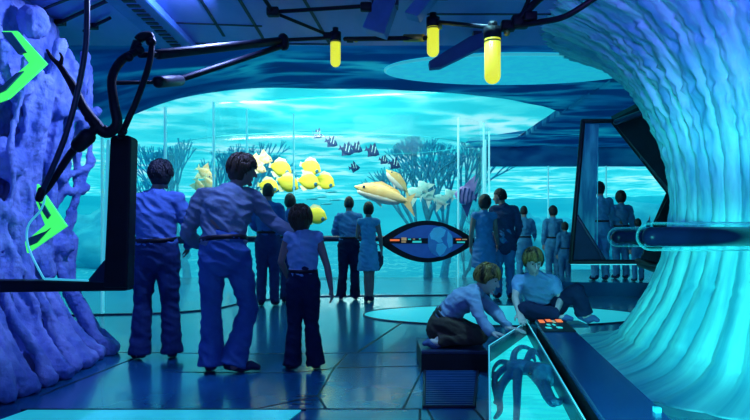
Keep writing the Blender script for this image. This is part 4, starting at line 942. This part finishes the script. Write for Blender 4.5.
    if bottom:
        bn, bmn = bottom; bm = bmesh.new()
        loft(bm, [lerp(J['pel'], J['wai'], .72), J['pel'], J['pel']+(J['pel']-J['wai']).normalized()*.10*s], [(.163*w*s, .13*s), (.175*w*s, .134*s), (.160*w*s, .125*s)], side=hside, seg=18)
        for k in 'LR':
            kn, an = J['kn'+k], J['an'+k]
            if bn == 'shorts': loft(bm, [J['hi'+k], kn], [.105*s, .088*s], seg=14); continue
            loft(bm, [J['hi'+k], lerp(J['hi'+k], kn, .5), kn], [.108*s, .096*s, .076*s], seg=14)
            hem = an+(an-kn).normalized()*.03*s if not hidden_feet else an
            loft(bm, [kn, lerp(kn, hem, .5), hem], [.075*s, (.07+flare*.4)*s, (.066+flare)*s], seg=14, cap=False)
        link('trousers' if bn != 'shorts' else 'shorts', remeshed(bm, max(voxel, .009), 2, wr*.75*s, 6/s, seed+3), M[bmn], body)
        bm = bmesh.new(); p = lerp(J['pel'], J['wai'], .74); ax = (J['wai']-J['pel']).normalized(); loft(bm, [p-ax*.018*s, p+ax*.018*s], [(.170*w*s, .138*s)]*2, side=hside, seg=24, cap=False)
        if kind == 'shirt': obj('belt', bm, M['black'], body, True)
        else: bm.free()
    for k in 'LR':
        an = J['an'+k]; t = J['to'+k]; bm = bmesh.new(); tn = t.normalized()
        loft(bm, [an-V((0, 0, .03*s))-tn*.05*s+V((0, 0, 0)), an-V((0, 0, .035*s))+t*.35, an+t*.75+V((0, 0, .005*s)), an+t*1.02+V((0, 0, .0))], [(.040*s, .048*s), (.043*s, .05*s), (.046*s, .036*s), (.034*s, .024*s)], side=V((0, 0, 1)).cross(tn) if abs(tn.z) < .95 else (1, 0, 0), seg=12)
        if not hidden_feet:
            for v in bm.verts: v.co.z = max(v.co.z, .002)
        obj('shoe', bm, M[shoes], body, True)
    # hair
    Mx = head_matrix(J, hs); bm = bmesh.new(); bmesh.ops.create_uvsphere(bm, u_segments=40, v_segments=28, radius=1)
    q = {'short': (.084, .106, .126), 'full': (.094, .116, .134), 'bob': (.105, .122, .138), 'mop': (.092, .112, .132)}[hairstyle]
    low = {'short': -.55, 'full': -.72, 'bob': -.9, 'mop': -.45}[hairstyle]; fr_ = {'short': .30, 'full': .22, 'bob': .2, 'mop': .22}[hairstyle]
    for v in bm.verts:
        x, y, z = v.co; face = max(0, min(1, (y-.12)/.3)); k = 1.0
        lim = lerp(low, fr_, face)
        if z < lim: k = lerp(1.0, .80, min(1, (lim-z)/.14))
        nz = 1+.05*noise.noise(V((x*5+seed, y*5, z*3)))+.03*noise.noise(V((x*14, y*14, z*5+seed)))
        v.co = V((x*q[0]*k*nz, (y*q[1]-.006)*k*nz, (z*q[2]+.012)*(k if z < 0 else 1)*nz))
        if z < low: v.co = V((v.co.x*.8, v.co.y*.8, max(v.co.z, low*q[2]-.02)))
    rh = random.Random(int(seed*7)); nt_ = 150 if voxel < .01 else 0
    for _ in range(nt_):                 # locks lying over the scalp from the crown
        az = rh.uniform(0, 2*math.pi); el0 = rh.uniform(.15, .95); front = math.sin(az)
        elim = lerp(low, fr_, max(0, min(1, (front-.1)/.5)))+rh.uniform(-.16, .10); el1 = max(elim, el0-rh.uniform(.35, .75)); P_ = []
        if el1 > el0-.15: continue
        for t in (0, .35, .7, 1):
            z_ = lerp(el0, el1, t); rr = math.sqrt(max(.0, 1-z_*z_)); a_ = az+t*rh.uniform(-.18, .18); lift = 1.0+.035*math.sin(t*3.1)+.03*t*rh.random()
            P_.append(V((math.cos(a_)*rr*q[0]*lift, (math.sin(a_)*rr*q[1]-.006)*lift, z_*q[2]*lift+.012)))
        c_ = curve_pts(P_, 3); m_ = len(c_); loft(bm, c_, [lerp(.012, .002, (i_/(m_-1))**1.4) for i_ in range(m_)], seg=6)
    bmesh.ops.transform(bm, matrix=Mx, verts=bm.verts); obj('hair', bm, M[hair], body, True)
    if hs > 1.0:
        for sx in (-1, 1):
            bm = bmesh.new(); ball(bm, Mx @ V((sx*.03, .080, .006)), .0085*s, 10, 8); obj('eye', bm, M['eye'], body, True)
    return body

C_ = mm
C_('shirt_blue', (.07, .16, .46), col2=(.10, .21, .55)); C_('shirt_olive', (.13, .22, .36), col2=(.18, .26, .36)); C_('shirt_pale', (.16, .36, .66), col2=(.24, .45, .72), scale=14)
C_('jeans_dark', (.012, .035, .13)); C_('jeans', (.03, .10, .34), col2=(.045, .14, .40)); C_('trousers_ink', (.005, .015, .055)); C_('shirt_navy', (.03, .11, .34)); C_('shirt_slate', (.05, .19, .42)); C_('dress_blue', (.06, .22, .48)); C_('dress_light', (.10, .33, .6))
C_('jacket_ink', (.02, .05, .13)); C_('trousers_teal', (.04, .2, .42)); C_('kid_shirt', (.16, .3, .5), col2=(.22, .36, .54)); C_('kid_trousers', (.05, .045, .04), col2=(.07, .06, .05)); C_('tee_blue', (.12, .27, .5)); C_('shoe_dark', (.008, .02, .06)); C_('far_cloth', (.04, .22, .40)); C_('far_cloth_dark', (.025, .15, .31)); C_('shoe_blue', (.05, .1, .25))

# leftmost man, back turned
J = joints(1.74, 1.08, pel=(0, .0, .96), wai=(-.005, -.01, 1.09), che=(-.02, 0, 1.28), nb=(-.005, .0, 1.465), hd=(.03, .02, 1.625), face=(.28, 1, 0),
           elL=(-.36, .03, 1.20), wrL=(-.33, .20, 1.06), elR=(.27, .06, 1.13), wrR=(.20, .24, 1.00), anL=(-.15, -.0, .085), knL=(-.13, .02, .5), anR=(.11, .06, .085), knR=(.10, .05, .5), toL=(-.12, .11, -.05), toR=(-.04, .15, -.05))
person('person', (Pt(157, 300, 5.25).x, 5.25, 0), J, 'leftmost man in blue shirt and dark jeans standing with his back turned', top=('shirt', 'shirt_blue', 'long'), bottom=('trousers', 'jeans_dark'), shoes='shoe_dark', flare=.03, hairstyle='full', seed=2)
# leaning man with a hand on the boy
J = joints(1.80, 1.1, pel=(-.01, 0, .93), wai=(-.02, .02, 1.06), che=(.0, .06, 1.25), nb=(.05, .1, 1.425), hd=(.105, .13, 1.575), face=(1, .25, -.12),
           shL=(-.19, .03, 1.36), shR=(.19, .16, 1.37), elL=(-.30, .02, 1.08), wrL=(-.27, .22, .97), elR=(.33, .20, 1.17), wrR=(.52, .16, 1.06),
           hiL=(-.10, 0, .92), hiR=(.09, 0, .92), knL=(-.11, .02, .5), anL=(-.10, -.02, .085), knR=(.17, .08, .49), anR=(.075, -.03, .085), toL=(-.06, .14, -.05), toR=(.18, .02, -.05))
person('person', (Pt(225, 300, 4.8).x, 4.8, 0), J, 'man in jeans leaning right with a hand on the shoulder of the boy', top=('shirt', 'shirt_olive', 'long'), bottom=('trousers', 'jeans'), shoes='shoe_dark', flare=.04, hair='hair_brown', hairstyle='full', hand={'R': {'d': (1, -.1, .02), 'n': (0, .1, 1), 'curl': .3}, 'L': {'d': (.5, .4, -.5)}}, seed=5)
# boy between them
J = joints(1.33, .93, hd=(-.03, .02, 1.60), face=(-.25, 1, -.1), che=(-.0, 0, 1.27), elL=(-.24, .04, 1.15), wrL=(-.2, .18, 1.0), elR=(.26, -.02, 1.10), wrR=(.30, .0, .86), anL=(-.11, 0, .085), anR=(.13, .02, .085), toL=(-.1, .13, -.05))
person('person', (Pt(303, 300, 4.85).x, 4.85, 0), J, 'boy in sleeveless light top and dark flared trousers under the hand of the leaning man', skin='skin', hair='hair_brown', hairstyle='bob', hs=1.14, top=('shirt', 'shirt_pale', 'none'), bottom=('trousers', 'trousers_ink'), shoes='shoe_dark', flare=.035, seed=7)
# couple in the middle distance behind the boy
J = joints(1.87, .95, elL=(-.22, .05, 1.15), wrL=(-.12, .2, 1.05), elR=(.22, .05, 1.15), wrR=(.12, .2, 1.05))
person('person', (Pt(268, 300, 9.2).x, 9.2, 0), J, 'tall man in blue shirt at the rail between the leaning man and the boy', top=('shirt', 'shirt_navy', 'long'), bottom=('trousers', 'jeans_dark'), shoes='shoe_dark', voxel=.014, seed=9)
J = joints(1.74, .9, True)
person('person', (Pt(290, 300, 9.65).x, 9.65, 0), J, 'dark-haired person at the rail mostly hidden behind the boy', hairstyle='full', top=('shirt', 'shirt_navy', 'long'), bottom=('trousers', 'jeans_dark'), shoes='shoe_dark', voxel=.014, seed=10)
# middle couple
J = joints(1.72, 1.02, elL=(-.25, .06, 1.14), wrL=(-.1, .2, 1.12), elR=(.23, .06, 1.14), wrR=(.1, .2, 1.1), anL=(-.13, 0, .085))
person('person', (Pt(349, 300, 10.0).x, 10.0, 0), J, 'man in slate shirt and black trousers beside the woman with the bag', top=('shirt', 'shirt_slate', 'long'), bottom=('trousers', 'trousers_ink'), shoes='shoe_dark', voxel=.014, flare=.02, seed=11)
J = joints(1.61, .88, True, anL=(-.03, 0, .085), anR=(.045, .0, .085), knL=(-.03, .02, .5), knR=(.05, .02, .5), elR=(.21, -.02, 1.13), wrR=(.23, .0, .9), elL=(-.2, .05, 1.15), wrL=(-.1, .18, 1.1))
wb = person('person', (Pt(368.5, 300, 9.7).x, 9.7, 0), J, 'woman in light blue dress holding a dark bag at the rail', hairstyle='full', top=('dress', 'dress_light', .56), bottom=None, shoes='shoe_dark', voxel=.014, seed=12)
hb = empty('handbag', Pt(378, 258, 9.72)); tag(hb, 'dark handbag hanging from the hand of the woman in the light dress', 'bag')
bm = bmesh.new(); loft(bm, [(0, 0, -.19), (0, 0, -.1), (0, 0, .02), (0, 0, .09)], [(.03, .02), (.085, .04), (.09, .045), (.05, .03)], side=(1, 0, 0), seg=14); obj('bag', bm, M['navy'], hb, True)
bm = bmesh.new(); tube(bm, [(-.05, 0, .08), (-.045, 0, .17), (0, 0, .22), (.045, 0, .17), (.05, 0, .08)], .009, 5, 8); obj('strap', bm, M['navy'], hb, True)
# kissing couple
J = joints(1.74, .95, True, hd=(.02, .02, 1.625), face=(.5, .8, -.05), anL=(-.05, 0, .085), anR=(.06, 0, .085), knL=(-.055, .02, .5), knR=(.06, .02, .5), elR=(.21, .06, 1.12), wrR=(.25, .14, .95))
person('person', (Pt(484, 300, 9.9).x, 9.9, 0), J, 'woman in knee-length blue dress with rounded dark hair beside the man in the jacket', hairstyle='bob', top=('dress', 'dress_blue', .55), bottom=None, shoes='shoe_dark', voxel=.014, seed=13)
J = joints(1.88, .98, nb=(-.02, -.01, 1.465), hd=(-.06, .01, 1.615), face=(-1, .3, -.15), elL=(-.2, .06, 1.14), wrL=(-.22, .18, .98), elR=(.24, -.02, 1.13), wrR=(.21, .1, .95))
person('person', (Pt(504, 300, 10.2).x, 10.2, 0), J, 'man in dark jacket bending his face to the woman in the blue dress', top=('jacket', 'jacket_ink', 'long'), bottom=('trousers', 'trousers_teal'), shoes='shoe_dark', voxel=.014, seed=14)
# far visitors
J = joints(1.70, .9, True, face=(-.4, 1, 0))
person('person', (Pt(553, 300, 12.9).x, 12.9, 0), J, 'far woman in teal standing at the back window beside a child', hairstyle='full', top=('shirt', 'far_cloth', 'long'), bottom=('trousers', 'far_cloth'), shoes='shoe_dark', voxel=.016, seed=15)
J = joints(1.34, .9, True)
person('person', (Pt(565, 300, 12.35).x, 12.35, 0), J, 'far child standing at the right of the far woman in teal', hairstyle='full', top=('shirt', 'far_cloth_dark', 'long'), bottom=('trousers', 'far_cloth_dark'), shoes='shoe_dark', voxel=.016, seed=16)
J = joints(1.72, 1.0, elR=(.25, .06, 1.14), wrR=(.3, .2, 1.05))
person('person', (Pt(524, 300, 13.4).x, 13.4, 0), J, 'far hazy man in teal between the kissing couple and the far woman', top=('shirt', 'far_cloth', 'long'), bottom=('trousers', 'far_cloth'), shoes='shoe_dark', voxel=.016, seed=17)
# three on the deck seen through the bay
J = joints(1.80, .95, face=(.7, .7, 0), elL=(-.24, .0, 1.12), wrL=(-.1, .18, 1.0), elR=(.26, .1, 1.13), wrR=(.4, .16, 1.08))
person('person', (Pt(600, 300, 11.0).x, 11.0, .25), J, 'tall man on the raised deck seen through the angular window bay', hairstyle='full', top=('shirt', 'far_cloth', 'long'), bottom=('trousers', 'far_cloth'), shoes='shoe_dark', voxel=.016, seed=18)
J = joints(1.66, .95, True)
person('person', (Pt(621, 300, 11.35).x, 11.35, .25), J, 'woman with round dark hair beside the tall man on the deck', hairstyle='bob', top=('shirt', 'far_cloth_dark', 'long'), bottom=('trousers', 'far_cloth_dark'), shoes='shoe_dark', voxel=.016, seed=19)
J = joints(1.12, .95, elR=(.28, .04, 1.42), wrR=(.34, .06, 1.72), elL=(-.23, .0, 1.12))
person('person', (Pt(638, 300, 10.75).x, 10.75, .25), J, 'small child with a raised arm on the deck at the end of the handrail', hairstyle='full', top=('shirt', 'far_cloth_dark', 'long'), bottom=('trousers', 'far_cloth_dark'), shoes='shoe_dark', voxel=.014, seed=20)

# kneeling boy (joints as seen, in metres about his base)
def posed(base, s, w, **pj):
    J = {k: (Pt(*v)-base) if len(v) == 3 and k not in ('face', 'up', 'toL', 'toR') else V(v) for k, v in pj.items()}
    for k in ('toL', 'toR'): J[k] = V(pj[k])
    J['face'] = V(pj['face']); J['up'] = V(pj['up']); J['s'] = s; J['w'] = w; J['f'] = False; return J
kb = V((Pt(455, 300, 5.0).x, 5.0, .17))
J = posed(kb, .82, 1.12, pel=(443, 322, 5.02), wai=(449, 313, 5.0), che=(463, 300, 4.97), nb=(478, 290, 4.94), hd=(487, 279, 4.92), face=(.92, -.35, -.32), up=(.3, 0, 1),
          shR=(473, 299, 4.80), elR=(482, 321, 4.68), wrR=(491, 332.5, 4.58), shL=(479, 296, 5.08), elL=(497, 314, 4.92), wrL=(509, 328, 4.78),
          hiR=(444, 324, 4.92), knR=(481, 337, 4.86), anR=(438, 340, 4.88), toR=(-.11, -.0, -.03), hiL=(445, 322, 5.12), knL=(483, 335, 5.10), anL=(440, 338, 5.10), toL=(-.11, .0, -.03))
person('person', kb, J, 'boy kneeling in profile with both hands on the octopus table', skin='skin_pale', hair='hair_highlights', hairstyle='mop', hs=1.15, top=('shirt', 'kid_shirt', 'long'), bottom=('trousers', 'kid_trousers'), shoes='shoe_blue', voxel=.006, hand={'R': {'d': (1, -.35, -.18), 'n': (0, 0, 1), 'curl': .25, 's': 1.1}, 'L': {'d': (1, -.45, -.15), 'n': (0, 0, 1), 'curl': .25, 's': 1.1}}, hidden_feet=True, seed=21)
sb = V((Pt(541, 300, 5.3).x, 5.3, .32))
J = posed(sb, .78, 1.0, pel=(542, 309, 5.36), wai=(541, 300, 5.34), che=(538, 288, 5.30), nb=(534, 275, 5.24), hd=(533, 262, 5.16), face=(.08, -1, -.28), up=(0, -.25, 1),
          shL=(554, 281, 5.28), elL=(561, 299, 5.2), wrL=(556, 313, 5.05), shR=(518, 281, 5.28), elR=(515, 298, 5.14), wrR=(519, 313, 5.0),
          hiL=(551, 312, 5.34), knL=(577, 289, 5.10), anL=(584, 314, 5.12), toL=(.08, -.09, -.04), hiR=(534, 312, 5.3), knR=(524, 309, 5.02), anR=(556, 316, 5.04), toR=(.12, -.03, -.02))
person('person', sb, J, 'boy sitting cross-legged facing us at the far end of the dark counter', skin='skin_pale', hair='hair_highlights', hairstyle='mop', hs=1.15, top=('shirt', 'tee_blue', 'short'), bottom=('trousers', 'trousers_ink'), shoes='shoe_blue', voxel=.006, hand={'R': {'d': (.15, -.7, -.6), 'n': (0, -.6, .8), 'curl': .3, 's': 1.1}, 'L': {'d': (-.3, -.6, -.6), 'n': (0, -.6, .8), 'curl': .3}}, hidden_feet=True, flare=.03, seed=22)
